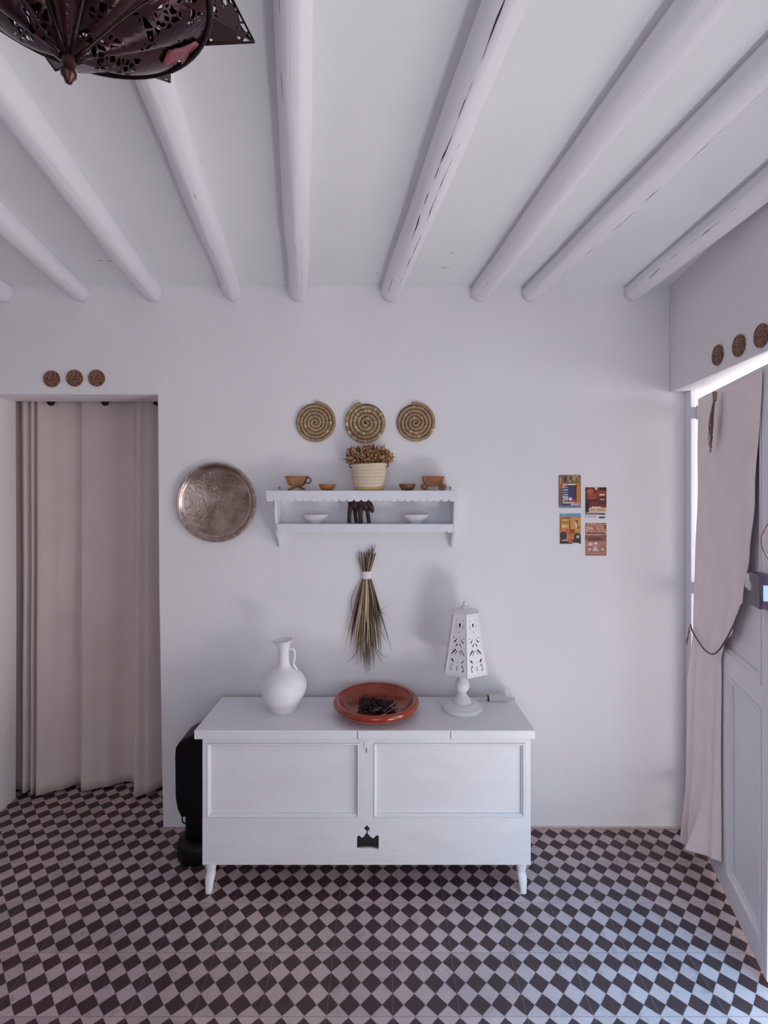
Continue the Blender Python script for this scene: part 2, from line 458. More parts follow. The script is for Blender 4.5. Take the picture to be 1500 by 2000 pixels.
# back wall with the low doorway to the curtained room
AX0, AX1, AZ = -1.752, -0.972, 1.892
outl = [(-2.9, 0.0), (AX0, 0.0), (AX0+0.004, 0.9), (AX0, AZ), (AX1-0.016, AZ-0.002), (AX1-0.010, 1.0), (AX1+0.008, 0.0), (1.75, 0.0), (1.75, 2.40), (-2.9, 2.40)]
o = obj('wall_back', plate(outl, [], 0.208, XZ(WY+0.104)), M_wall); structure(o); modbevel(o, 0.006, 3)
# right wall: splayed, with the doorway cut out of it
def rwx(y): return 1.246-0.141*(WY-y)
DZ = 1.899
bm = nb()
def rslab(bm, y0, y1, z0, z1, t=0.26):
    c = [(rwx(y0), y0), (rwx(y1), y1), (rwx(y1)+t, y1), (rwx(y0)+t, y0)]
    lo = [bm.verts.new((x, y, z0)) for x, y in c]; hi = [bm.verts.new((x, y, z1)) for x, y in c]
    bm.faces.new(lo[::-1]); bm.faces.new(hi)
    for k in range(4): bm.faces.new((lo[k], lo[(k+1) % 4], hi[(k+1) % 4], hi[k]))
rslab(bm, -1.2, 0.25, 0, 2.46); rslab(bm, 0.25, WY, DZ, 2.44)
o = obj('wall_right', bm, M_wall); structure(o); modbevel(o, 0.008, 3)
bm = nb(); box(bm, -2.9, -2.7, -1.2, WY, 0, 2.46); structure(obj('wall_left', bm, M_wall))
# rear wall behind the camera, with an invented opening for the fill light
bm = plate([(-2.9, 0), (1.2, 0), (1.2, 2.46), (-2.9, 2.46)], [[(-0.75, 0.65), (0.55, 0.65), (0.55, 1.85), (-0.75, 1.85)]], 0.12, XZ(-1.14))
structure(obj('wall_rear', bm, M_wall))
# small room behind the curtain
bm = nb()
box(bm, -2.3, -2.2, 2.44, 3.2, 0, 2.32); box(bm, -0.55, -0.45, 2.44, 3.2, 0, 2.32); box(bm, -2.3, -0.45, 3.2, 3.3, 0, 2.32)
structure(obj('wall_inner_room', bm, M_wall))
# outside the door
bm = nb(); box(bm, 1.75, 6.5, -3, 6, -0.12, -0.02); structure(obj('floor_courtyard', bm, M_outside))
bm = nb(); box(bm, 4.6, 4.8, -3, 6, -0.02, 2.6); structure(obj('wall_courtyard', bm, M_outside))

# door frame jamb at the hinge side
bm = nb(); box(bm, 1.312, 1.3355, 2.190, 2.232, 0.0, 1.899, 0.003)
structure(obj('trim_1', bm, M_door))
# crumbling plaster foot along the back wall
bm = nb()
box(bm, 0.60, 1.30, WY-0.006, WY+0.01, 0.0, 0.008, 0.002)
structure(obj('baseboard_back', bm, mat('crumbling_plaster', (206, 184, 180), 0.9, var=0.3, vscale=30, bump=0.003, bscale=60)))

# small cracks in the ceiling plaster
M_crack = mat('plaster_crack', (92, 84, 90), 0.9)
for pts in ([(0.228, 2.045), (0.236, 2.052), (0.250, 2.050), (0.262, 2.053)], [(-1.11, 1.985), (-1.10, 1.992), (-1.09, 1.988)], [(-1.078, 1.990), (-1.065, 1.995), (-1.05, 1.994)], [(-0.03, 2.10), (-0.022, 2.104)], [(0.255, 1.93), (0.262, 1.925)]):
    bm = nb(); tube(bm, [(x, y, czb(y)-0.0002) for x, y in pts], [0.0012]*(len(pts)-1)+[0.0005], 5)
    structure(obj('trim_crack', bm, M_crack))

# ---- ceiling poles
def pole_pt(x0, y0):
    Y = 0.8
    for _ in range(12):
        z = 2.305+0.03*(WY-Y); Y = (z-CAMZ)/(0.945-y0/1000.0)
    return (x0-750)/1000.0*Y, Y
poles = [  # wall x px, a second point on the pole, radii
 ('short stub of a pole at the far left', 8, 578, None, 0.045, 0.045, []),
 ('white pole', 158, 588, (0, 445), 0.043, 0.045, [(0.40, 0.05, 0.5, 0.006, 0.5)]),
 ('white pole', 298, 588, (0, 195), 0.045, 0.045, [(0.56, 0.2, 0.6, 0.004, 0.5)]),
 ('white pole', 455, 588, (291, 150), 0.040, 0.041, [(0.58, 0.02, 0.32, 0.008, 0.42), (0.47, 0.6, 0.8, 0.008, 0.5)]),
 ('white pole', 582, 590, (571, 0), 0.044, 0.036, [(0.62, 0.9, 1.6, 0.01, 0.5), (0.45, 0.0, 0.55, 0.006, 0.45), (0.53, 0.0, 0.5, 0.004, 0.47)]),
 ('white pole', 762, 582, (997, 0), 0.044, 0.043, [(0.60, 0.0, 0.22, 0.012, 0.36), (0.47, 0.18, 1.0, 0.012, 0.40), (0.56, 0.5, 1.5, 0.014, 0.38)]),
 ('white pole', 937, 582, (1397, 0), 0.045, 0.043, [(0.62, 0.0, 0.2, 0.006, 0.45), (0.44, 0.7, 1.2, 0.006, 0.5)]),
 ('white pole', 1035, 575, (1500, 155), 0.040, 0.044, [(0.47, 0.25, 1.3, 0.012, 0.42)]),
 ('white pole', 1235, 572, (1500, 372), 0.040, 0.042, [(0.66, 0.2, 0.7, 0.012, 0.45)]),
]
plab = ['short stub of white ceiling pole at the left edge', 'white ceiling pole nearest the left edge stub', 'white ceiling pole running above the three left medallions',
        'white ceiling pole passing behind the metal lantern tip', 'straight white ceiling pole right of the lantern, gouged along its left side',
        'white ceiling pole with long black splits along its underside', 'white ceiling pole with wide shadow, between the split pole and the paired pole',
        'white ceiling pole close beside its neighbour with one thin crack', 'white ceiling pole meeting the wall near the right corner']
for i, (_, wx, wy, far, r0, r1, cracks) in enumerate(poles):
    X0 = (wx-750)/448.0
    if far: X1, Y1 = pole_pt(*far); k = (X1-X0)/(Y1-WY)
    else: k = -0.16
    bm = nb(); uvl = bm.loops.layers.uv.new('UVMap')
    nseg, nr = 60, 28
    Yn = -1.0
    rings = []
    for s in range(nseg+1):
        f = s/nseg; Y = WY+0.02 + (Yn-WY-0.02)*f; dist = WY-Y
        g = min(1.0, dist/1.3)
        r = r0+(r1-r0)*g + 0.003*nz(i*9.1, dist*2.3)
        cx = X0+k*(Y-WY) + 0.007*nz(i*5.3+40, dist*1.9)
        cz = 2.331+0.03*(WY-Y) + 0.005*nz(i*4.1+80, dist*2.1)
        ring = []
        for q in range(nr):
            a = 2*pi*q/nr
            rad = r*(1+0.13*nz(cos(a)*1.3+i*3, sin(a)*1.3, dist*1.5)+0.02*nz(cos(a)*4+i*3, sin(a)*4, dist*5))
            if s < 4: rad *= (0.96+0.01*s)
            ring.append(bm.verts.new((cx+rad*sin(a), Y, cz+rad*cos(a))))
        rings.append((ring, dist))
    for (A, da), (B, db) in zip(rings, rings[1:]):
        for q in range(nr):
            f = bm.faces.new((A[q], A[(q+1) % nr], B[(q+1) % nr], B[q]))
            us = (q/nr, (q+1)/nr, (q+1)/nr, q/nr); vs = (da, da, db, db)
            for lp, uu, vv in zip(f.loops, us, vs): lp[uvl].uv = (uu, vv)
    bm.faces.new(rings[0][0]); bm.faces.new(rings[-1][0][::-1])
    o = obj('ceiling_beam', bm, beam_mat(i, cracks), smooth=True, origin=(X0, WY, 2.33))
    tag(o, plab[i], 'ceiling beam', 'white poles carrying the ceiling', 'structure')

# ================================================================ white chest
LZ = 0.594
chest = thing('chest', 'long white painted wooden chest on short legs under the wall shelf', 'chest', (-0.065, 2.03, 0))
bm = nb()   # lid, with its slightly tapering top
box(bm, -0.698, 0.556, 1.880, 2.178, LZ-0.033, LZ, 0.003)
for v in bm.verts:
    t = (v.co.y-1.88)/0.298; v.co.x += 0.010*t if v.co.x < 0 else -0.010*t
o = obj('lid', bm, M_paint, chest)
bm = nb()
bm.free(); M_gap = mat('joint_shadow_gap', (120, 112, 122), 0.8)
for x in (-0.0965, 0.2455):
    bm = nb(); box(bm, x-0.0009, x+0.0009, 1.8785, 1.885, LZ-0.031, LZ-0.002); obj('lid_joint', bm, M_gap, o)
BY0, BY1 = 1.893, 2.165
bx0, bx1, bz0, bz1 = -0.672, 0.543, 0.090, LZ-0.034
bm = nb()
# carcass: sides, back, bottom
box(bm, bx0, bx0+0.018, BY0+0.012, BY1, bz0, bz1, 0.002); box(bm, bx1-0.018, bx1, BY0+0.012, BY1, bz0, bz1, 0.002)
box(bm, bx0, bx1, BY1-0.015, BY1, bz0, bz1); box(bm, bx0+0.018, bx1-0.018, BY0+0.03, BY1-0.015, bz0+0.002, bz0+0.016)
obj('body', bm, M_paint, chest)
def cx(px): return (px-750)*BY0/1000.0
def cz(py): return CAMZ-(py-945)*BY0/1000.0
# lower front board with crown-shaped cut-out
crown = [(697, 1660), (697, 1637), (699, 1633), (703, 1633), (706, 1637), (709, 1636), (713, 1631), (715.5, 1627), (715.5, 1626),
         (711, 1623), (710.5, 1620), (712, 1617), (715, 1614), (716.5, 1612), (718, 1614), (721, 1617), (722.5, 1620), (722, 1623), (717.5, 1626),
         (717.5, 1627), (720, 1631), (725, 1636), (728, 1638), (731, 1637), (734, 1633), (738, 1632), (740, 1635), (739.5, 1661),
         (730, 1659.5), (718, 1658.5), (706, 1659.5)]
crown = [(cx(a), cz(b)) for a, b in crown]
zr = cz(1598)
o = obj('apron_board', plate([(bx0, bz0), (bx1, bz0), (bx1, zr), (bx0, zr)], [crown], 0.016, XZ(BY0+0.010)), M_paint, chest)
# frame: stiles and rails
bm = nb()
f0, f1 = BY0+0.001, BY0+0.02
box(bm, bx0, cx(403), f0, f1, zr, bz1, 0.0015); box(bm, cx(1025), bx1, f0, f1, zr, bz1, 0.0015)
box(bm, cx(702), cx(729), f0, f1, zr, bz1, 0.0015)
box(bm, bx0, bx1, f0+0.001, f1, cz(1452), bz1, 0.0015)
obj('frame', bm, M_paint, chest)
# recessed panels
for px0, px1 in ((403, 702), (729, 1025)):
    bm = nb(); box(bm, cx(px0), cx(px1), BY0+0.014, BY0+0.024, zr, cz(1452)); p = obj('panel', bm, M_paint, chest)
    bm = nb()   # quarter-round moulding round the panel
    a0, a1, c0, c1 = cx(px0), cx(px1), zr, cz(1452)
    w = 0.013
    prof = [(0, 0.0005), (0.002, -0.0015), (0.005, -0.002), (0.007, 0.001), (0.009, 0.004), (0.011, 0.005), (0.013, 0.014)]
    loops = []
    for d, dy in prof:
        y = BY0+dy+0.001
        loops.append([bm.verts.new((a0+d, y, c0+d)), bm.verts.new((a1-d, y, c0+d)), bm.verts.new((a1-d, y, c1-d)), bm.verts.new((a0+d, y, c1-d))])
    for A, B in zip(loops, loops[1:]):
        for q in range(4): bm.faces.new((A[q], A[(q+1) % 4], B[(q+1) % 4], B[q]))
    obj('moulding', bm, M_paint, p)
# keyhole plate remnants
bm = nb(); box(bm, cx(711), cx(720), BY0-0.0015, BY0+0.003, cz(1462), cz(1449), 0.001)
kp = obj('lock_plate', bm, M_paint, chest)
bm = nb(); lathe(bm, [(0.0016, -0.001), (0.0016, 0.001)], M=Matrix.Translation((cx(716), BY0-0.001, cz(1461))) @ Matrix.Rotation(pi/2, 4, 'X'), seg=12)
box(bm, cx(715.6), cx(716.4), BY0-0.002, BY0, cz(1470), cz(1461))
obj('keyhole', bm, M_dark, kp)
# legs (slightly splayed, knobbly)
def leg(xc, front, flip):
    bm = nb()
    prof = [(0.0, 0.0135, 0), (0.003, 0.0145, 0), (0.02, 0.0165, -0.001), (0.035, 0.0195, -0.001), (0.05, 0.0205, 0), (0.058, 0.018, 0.001), (0.066, 0.019, 0), (0.075, 0.0225, 0), (0.094, 0.024, 0)]
    rings = []
    for z, w, dx in prof:
        y = front + (0.0 if z > 0.07 else (-0.028*(1-z/0.07)))
        ring = []
        for q in range(20):
            a = 2*pi*q/20; cc = 0.72
            ex = (abs(cos(a))**cc)*(1 if cos(a) >= 0 else -1); ey = (abs(sin(a))**cc)*(1 if sin(a) >= 0 else -1)
            ring.append(bm.verts.new((xc+flip*dx+w*0.85*ex, y+w*0.85*ey, z)))
        rings.append(ring)
    for A, B in zip(rings, rings[1:]):
        for q in range(20): bm.faces.new((A[q], A[(q+1) % 20], B[(q+1) % 20], B[q]))
    bm.faces.new(rings[0][::-1]); bm.faces.new(rings[-1])
    obj('leg', bm, M_paint, chest, smooth=True, angle=50)
leg(-0.644, BY0+0.006+0.012, 1); leg(0.511, BY0+0.018, -1); leg(-0.640, BY1-0.03, 1); leg(0.511, BY1-0.03, -1)

# ================================================================ black tower heater behind the chest's left end
heater = thing('tower_heater', 'tall black appliance on a round foot, tucked between the chest and the wall', 'heater', (-0.735, 2.09, 0))
bm = nb(); lathe(bm, [(0.080, 0.0), (0.084, 0.006), (0.083, 0.05), (0.078, 0.066), (0.064, 0.076), (0.045, 0.08)], (-0.753, 2.085, 0), 40)
obj('base', bm, M_black, heater, smooth=True, angle=50)
bm = nb(); box(bm, -0.800, -0.684, 2.045, 2.145, 0.03, 0.26, 0.02, 3)
obj('column', bm, M_black, heater, smooth=True, angle=50)
prof = [(-0.802, 0.185), (-0.816, 0.215), (-0.824, 0.26), (-0.826, 0.42), (-0.824, 0.455), (-0.812, 0.475), (-0.79, 0.490), (-0.74, 0.512), (-0.70, 0.524), (-0.685, 0.527), (-0.680, 0.522), (-0.680, 0.20), (-0.69, 0.185)]
bm = plate(prof, [], 0.135, XZ(2.09))
o = obj('body', bm, M_black, heater); modbevel(o, 0.012, 3, 30)
bm = nb()
tube(bm, [(-0.806+0.010*cos(a)*1.0, 2.07, 0.145+0.017*sin(a)) for a in [2*pi*k/20 for k in range(20)]], 0.0028, 8, closed=True)
obj('ring', bm, M_black, heater, smooth=True)

# ================================================================ jug
JX, JY = -0.402, 2.052
jug = thing('jug', 'white clay jug with slim neck and one small handle on the chest', 'jug', (JX, JY, LZ))
prof = [(0.0, 0.0), (0.047, 0.0), (0.050, 0.003), (0.0505, 0.010), (0.056, 0.020), (0.070, 0.042), (0.083, 0.064), (0.0905, 0.088), (0.0905, 0.104), (0.086, 0.122), (0.076, 0.139), (0.062, 0.153), (0.046, 0.164),
        (0.035, 0.171), (0.028, 0.178), (0.0235, 0.188), (0.0215, 0.200), (0.0205, 0.220), (0.0215, 0.240), (0.024, 0.256), (0.030, 0.269), (0.0375, 0.277), (0.0378, 0.280), (0.034, 0.279), (0.026, 0.268), (0.019, 0.25), (0.018, 0.2), (0.0, 0.19)]
bm = nb(); lathe(bm, prof, (JX, JY, LZ), 56)
for v in bm.verts:     # pinched pouring lip towards the left and a leaning mouth
    h = v.co.z-LZ
    if h > 0.25:
        t = (h-0.25)/0.03; dx = v.co.x-JX
        if dx < 0: v.co.x += dx*0.35*t; v.co.y = JY+(v.co.y-JY)*(1-0.35*t*min(1, -dx/0.03))
        v.co.z += -0.10*t*(-dx) if dx < 0 else 0.10*t*dx
    if 0.1 < h < 0.26: v.co.x += 0.0
obj('body', bm, M_ceramic, jug, smooth=True)
bm = nb()
hp = [(0.019, 0.238), (0.028, 0.246), (0.038, 0.246), (0.044, 0.236), (0.0455, 0.220), (0.043, 0.205), (0.040, 0.192), (0.041, 0.182), (0.047, 0.172), (0.055, 0.162)]
tube(bm, [(JX+a, JY-0.004, LZ+b) for a, b in hp], [0.006, 0.0052, 0.005, 0.005, 0.005, 0.005, 0.005, 0.005, 0.0055, 0.006], 12)
obj('handle', bm, M_ceramic, jug, smooth=True)

# ================================================================ terracotta dish with dried sprigs
PX, PY = -0.031, 2.028
bm = nb()
prof = [(0.0, 0.0), (0.082, 0.0), (0.088, 0.002), (0.108, 0.009), (0.135, 0.018), (0.154, 0.025), (0.165, 0.033), (0.1700, 0.043), (0.1680, 0.053), (0.160, 0.059), (0.150, 0.057),
        (0.143, 0.049), (0.136, 0.036), (0.118, 0.021), (0.09, 0.012), (0.05, 0.008), (0.0, 0.007)]
lathe(bm, prof, (PX, PY, LZ), 72)
o = obj('dish', bm, M_terra, smooth=True, origin=(PX, PY, LZ))
tag(o, 'round glazed terracotta dish with a rolled rim on the chest', 'dish')
spr = thing('dried_sprig_bundle', 'heap of dark dried sprigs with pale stalks inside the terracotta dish', 'dried plants', (PX, PY, LZ+0.009))
bm = nb(); lay = bm.verts.layers.float_color.new('tone')
for k in range(520):
    t = R.random(); s = R.uniform(-1, 1)
    x0 = PX-0.070+0.135*t; y0 = PY-0.005+s*0.045*(1-0.35*t)
    hmax = 0.052*(1-0.55*t)*(1-0.55*abs(s))
    z0 = LZ+0.017+R.random()*hmax
    a = R.gauss(0.0, 0.9); l = R.uniform(0.012, 0.034); el = R.gauss(0.1, 0.5)
    d = Vector((cos(a)*cos(el), sin(a)*cos(el), sin(el)))*l
    p0 = Vector((x0, y0, z0)); p2 = p0+d; pm = (p0+p2)/2+Vector((0, 0, R.uniform(-.003, .006)))
    for p in (p0, pm, p2): p.z = max(p.z, LZ+0.016)
    k2 = R.random()
    tn = shade(lin((48, 26, 30)), 0.5+k2) if k2 < 0.85 else shade(lin((96, 62, 62)), 1.0)
    tube(bm, [p0, pm, p2], [0.0012, 0.0022, 0.0007], 5, tone=tn, layer=lay)
obj('sprigs', bm, M_sprig, spr)['kind'] = 'stuff'
bm = nb(); lay = bm.verts.layers.float_color.new('tone')
stalks = [[(-0.045, -0.040, 0.020), (-0.02, -0.044, 0.024), (0.012, -0.040, 0.030)], [(0.0, -0.034, 0.034), (0.025, -0.036, 0.035)],
          [(0.030, -0.050, 0.022), (0.045, -0.035, 0.036), (0.065, -0.022, 0.043)], [(0.034, -0.056, 0.020), (0.055, -0.046, 0.028), (0.078, -0.030, 0.036)],
          [(0.055, -0.030, 0.040), (0.068, -0.038, 0.036), (0.084, -0.040, 0.032)], [(0.075, -0.048, 0.024), (0.094, -0.040, 0.026)], [(0.02, -0.06, 0.018), (0.04, -0.058, 0.02)],
          [(0.060, -0.036, 0.034), (0.066, -0.02, 0.042), (0.074, -0.012, 0.044)]]
for s in stalks:
    tube(bm, [(PX+a, PY+b, LZ+c) for a, b, c in s], 0.0014, 6, tone=shade(lin((186, 150, 140)), R.uniform(0.8, 1.1)), layer=lay)
obj('pale_stalk', bm, M_sprig, spr, label='pale broken stalks')

# ================================================================ lamp
LX, LY = 0.315, 2.062
lamp = thing('table_lamp', 'white table lamp with six-sided pierced metal shade on the chest', 'lamp', (LX, LY, LZ))
bm = nb(); lathe(bm, [(0, 0), (0.077, 0), (0.080, 0.003), (0.080, 0.012), (0.077, 0.017), (0.068, 0.019), (0.064, 0.021), (0.058, 0.027), (0.045, 0.030), (0.03, 0.031), (0, 0.031)], (LX, LY, LZ), 56)
obj('base', bm, M_lamp, lamp, smooth=True, angle=40)
bm = nb()
st = [(0.0, 0.029), (0.036, 0.029), (0.037, 0.034), (0.033, 0.039), (0.027, 0.047), (0.021, 0.055), (0.017, 0.062), (0.0165, 0.067), (0.020, 0.073), (0.026, 0.082), (0.0295, 0.093), (0.029, 0.104),
      (0.025, 0.115), (0.019, 0.124), (0.0165, 0.132), (0.017, 0.140), (0.021, 0.147), (0.027, 0.151), (0.028, 0.156), (0.02, 0.158), (0.0, 0.158)]
lathe(bm, st, (LX, LY, LZ), 40)
obj('stem', bm, M_lamp, lamp, smooth=True, angle=50)
sx, sy = LX+0.012, LY
zb, zt, Rb, Rt = LZ+0.163, LZ+0.382, 0.092, 0.052
ROT = -0.06
holes_uv = []
def H(poly): holes_uv.append(poly)
def mir(poly): H(poly); H([(-a, b) for a, b in poly])
mir(strip(arc(0.52, 0.11, 0.20, 0.042, -0.55*pi+0.2, 0.62*pi, 9), 0.055))       # curls (in units of half width / height)
H(bar(0, 0.065, 0, 0.145, 0.11))
mir([(0.42, 0.205), (0.50, 0.195), (0.72, 0.235), (0.78, 0.262), (0.66, 0.262), (0.48, 0.235)])
H(circ(0, 0.205, 0.02, 8)); 
mir(strip([(0.10, 0.405), (0.24, 0.375), (0.38, 0.335)], 0.035)); mir(strip([(0.28, 0.425), (0.52, 0.39), (0.80, 0.335)], 0.04))
mir(strip([(0.08, 0.525), (0.22, 0.505), (0.38, 0.475)], 0.035))
mir(strip([(0.24, 0.655), (0.27, 0.61), (0.42, 0.57), (0.68, 0.545)], 0.034))
mir([(0.62, 0.625), (0.70, 0.605), (0.78, 0.625), (0.70, 0.645)])
H([(0.0, 0.70), (0.07, 0.725), (0.0, 0.75), (-0.07, 0.725)])
H([(-0.03, 0.80), (0.03, 0.80), (0.15, 0.845), (0.14, 0.87), (0.0, 0.882), (-0.14, 0.87), (-0.15, 0.845)])
mir(strip([(0.50, 0.79), (0.58, 0.83), (0.62, 0.88)], 0.05)); mir([(0.46, 0.925), (0.54, 0.91), (0.62, 0.925), (0.54, 0.95)])
mir([(0.80, 0.46), (0.86, 0.45), (0.90, 0.46), (0.86, 0.475)])
def fix(poly, wb, wt, h):
    out = []
    for a, b in poly:
        hw = (wb+(wt-wb)*b)*0.90; out.append((a*hw, b*h))
    return out
shade_o = None
for k in range(6):
    a0 = -pi/2 + ROT + k*pi/3; a1 = a0+pi/3
    B0, B1 = Vector((sx+Rb*cos(a0), sy+Rb*sin(a0), zb)), Vector((sx+Rb*cos(a1), sy+Rb*sin(a1), zb))
    T0, T1 = Vector((sx+Rt*cos(a0), sy+Rt*sin(a0), zt)), Vector((sx+Rt*cos(a1), sy+Rt*sin(a1), zt))
    mb, mt = (B0+B1)/2, (T0+T1)/2
    ux = (B1-B0).normalized(); uy = (mt-mb); h = uy.length; uy.normalize(); uz = ux.cross(uy)
    wb, wt = (B1-B0).length/2, (T1-T0).length/2
    Mx = Matrix(((ux.x, uy.x, uz.x, mb.x), (ux.y, uy.y, uz.y, mb.y), (ux.z, uy.z, uz.z, mb.z), (0, 0, 0, 1)))
    pl = plate([(-wb, 0), (wb, 0), (wt, h), (-wt, h)], [fix(p, wb, wt, h) for p in holes_uv], 0.003, Mx)
    M2 = Mx @ Matrix.Translation((0, 0, 0.0026 if uz.dot(Vector((sx, sy, 0))-Vector((mb.x, mb.y, 0))) > 0 else -0.0026))
    ln = plate([(-wb*0.985, 0), (wb*0.985, 0), (wt*0.985, h), (-wt*0.985, h)], [fix(p, wb, wt, h) for p in holes_uv], 0.0012, M2)
    shadow_layer = ln if k == 0 else join(shadow_layer, ln)
    # rounded corner rib
    tube(pl, [B0, T0], [0.003, 0.0028], 8)
    if shade_o is None: acc = pl
    else: acc = join(acc, pl)
    shade_o = True
# lower hem and top cap
def hexring(bm, r0, z0, r1, z1):
    A = [bm.verts.new((sx+r0*cos(-pi/2+ROT+q*pi/3), sy+r0*sin(-pi/2+ROT+q*pi/3), z0)) for q in range(6)]
    B = [bm.verts.new((sx+r1*cos(-pi/2+ROT+q*pi/3), sy+r1*sin(-pi/2+ROT+q*pi/3), z1)) for q in range(6)]
    for q in range(6): bm.faces.new((A[q], A[(q+1) % 6], B[(q+1) % 6], B[q]))
    return A, B
hexring(acc, Rb+0.002, zb, Rb+0.005, zb-0.006); hexring(acc, Rb-0.001, zb, Rb+0.005, zb-0.006)
sh = obj('lamp_shade', acc, M_lamp, lamp)
lathe(shadow_layer, [(0.0, zt-0.004-LZ), (0.046, zt-0.004-LZ)], (sx, sy, LZ), 24)
obj('inner_shadow_layer', shadow_layer, mat('inner_shadow_black', (16, 13, 14), 0.8, spec=0.1), sh, label='dark layer added for the shadow inside')  # added black layer paints in the shadow inside the lamp shade
bm = nb()
pts = [(0.052, zt-0.002), (0.062, zt+0.010), (0.060, zt+0.013), (0.045, zt+0.016), (0.030, zt+0.022)]
prev = None
for r, z in pts:
    ring = [bm.verts.new((sx+r*cos(-pi/2+ROT+q*pi/3), sy+r*sin(-pi/2+ROT+q*pi/3), z)) for q in range(6)]
    if prev:
        for q in range(6): bm.faces.new((prev[q], prev[(q+1) % 6], ring[(q+1) % 6], ring[q]))
    prev = ring
bm.faces.new(prev)
obj('cap', bm, M_lamp, sh)
bm = nb(); lathe(bm, [(0.026, zt+0.014-LZ), (0.024, zt+0.018-LZ), (0.015, zt+0.020-LZ), (0.018, zt+0.025-LZ), (0.019, zt+0.030-LZ), (0.012, zt+0.034-LZ), (0.007, zt+0.037-LZ), (0.010, zt+0.042-LZ), (0.010, zt+0.046-LZ), (0.005, zt+0.051-LZ), (0, zt+0.053-LZ)], (sx, sy, LZ), 24)
obj('finial', bm, M_lamp, sh, smooth=True)
bm = nb(); lathe(bm, [(0.012, 0.156), (0.012, 0.19), (0.016, 0.20), (0.026, 0.225), (0.028, 0.24), (0.022, 0.258), (0.0, 0.266)], (sx-0.006, sy, LZ), 24)
obj('bulb', bm, M_bulb, lamp, smooth=True)
# flex with in-line switch box
flex = thing('power_cord', 'thin white lamp flex with a small switch box, trailing behind the lamp', 'cord', (0.42, 2.14, LZ))
def flexpts(p): 
    out = []
    for i in range(len(p)-1):
        for q in range(6):
            t = q/6; p0 = Vector(p[max(i-1, 0)]); p1 = Vector(p[i]); p2 = Vector(p[i+1]); p3 = Vector(p[min(i+2, len(p)-1)])
            out.append(0.5*((2*p1)+(p2-p0)*t+(2*p0-5*p1+4*p2-p3)*t*t+(-p0+3*p1-3*p2+p3)*t**3))
    out.append(Vector(p[-1])); return out
bm = nb(); tube(bm, flexpts([(0.330, 2.144, LZ+0.003), (0.365, 2.130, LZ+0.003), (0.395, 2.134, LZ+0.003), (0.425, 2.140, LZ+0.006), (0.44, 2.142, LZ+0.010)]), 0.0025, 8)
tube(bm, flexpts([(0.505, 2.142, LZ+0.012), (0.515, 2.150, LZ+0.010), (0.535, 2.146, LZ+0.004), (0.548, 2.165, LZ+0.001), (0.560, 2.195, LZ-0.02), (0.562, 2.215, LZ-0.12)]), 0.0025, 8)
obj('flex', bm, M_cord, flex, smooth=True)
bm = nb(); box(bm, 0.436, 0.512, 2.128, 2.158, LZ+0.0005, LZ+0.024, 0.003)
o = obj('switch', bm, M_cord, flex)
bm = nb(); box(bm, 0.434, 0.437, 2.127, 2.150, LZ+0.001, LZ+0.022); obj('switch_end', bm, M_dark, o)

# ================================================================ wall shelf
TZ, BZ = 1.4725, 1.332
shelf = thing('wall_shelf', 'white two-tier wall shelf with scalloped edges above the chest', 'shelf', (-0.09, 2.17, 1.3))
def scallop(x0, x1, ztop, zmid, n, r):
    pts = [(x0, ztop), (x1, ztop)]
    w = (x1-x0)/n
    for k in range(n):
        c = x1-w*(k+0.5)
        for q in range(9):
            a = -0.0+pi*q/8
            pts.append((c+w*0.485*cos(a), zmid-r*(sin(a)**0.8)))
    return pts
bm = nb(); box(bm, -0.484, 0.296, 2.112, WY-0.0005, TZ-0.014, TZ, 0.0015); tb = obj('top_board', bm, M_paint2, shelf)
obj('scalloped_edge', plate(scallop(-0.484, 0.296, TZ-0.001, TZ-0.034, 26, 0.0115), [], 0.007, XZ(2.1085)), M_paint2, shelf)
bm = nb(); box(bm, -0.4450, 0.2870, 2.150, WY-0.0005, BZ-0.012, BZ, 0.0015); obj('lower_board', bm, M_paint2, shelf)
obj('scalloped_edge', plate(scallop(-0.447, 0.289, BZ-0.001, BZ-0.027, 26, 0.0105), [], 0.006, XZ(2.1465)), M_paint2, shelf)
YZ = lambda x: Matrix(((0, 0, 1, x), (1, 0, 0, 0), (0, 1, 0, 0), (0, 0, 0, 1)))
bp = [(WY-0.0005, TZ-0.0145), (2.114, TZ-0.0145), (2.113, 1.438), (2.118, 1.426), (2.128, 1.420), (2.131, 1.410), (2.127, 1.398), (2.127, 1.385), (2.133, 1.368), (2.136, 1.352), (2.140, 1.340), (2.147, 1.332), (2.150, 1.320), (2.148, 1.306),
      (2.155, 1.294), (2.170, 1.282), (2.188, 1.268), (2.203, 1.250), (2.213, 1.235), (2.224, 1.227), (WY-0.0005, 1.226)]
for x in (-0.4525, 0.2945):
    obj('bracket', plate(bp, [], 0.014, YZ(x)), M_paint2, shelf)
for x in (-0.455, 0.289):
    bm = nb(); lathe(bm, [(0.004, 0), (0.0045, 0.003), (0.002, 0.006), (0, 0.006)], M=Matrix.Translation((x, WY-0.001, TZ+0.010)) @ Matrix.Rotation(pi/2, 4, 'X'), seg=12)
    obj('screw', bm, M_iron, shelf, smooth=True)

# ---- things on the shelf
def lattice(xa, xb, ya, yb, n, m, inside, s=0.0022):
    hs = []
    for i in range(n):
        for j in range(m):
            x = xa+(xb-xa)*(i+0.5+(0.5 if j % 2 else 0))/(n+0.5); y = ya+(yb-ya)*(j+0.5)/m
            if inside(x, y): hs.append([(x, y-s), (x+s*0.8, y), (x, y+s), (x-s*0.8, y)])
    return hs
SYc = 2.168
def SX(px): return (px-750)*SYc/1000.0
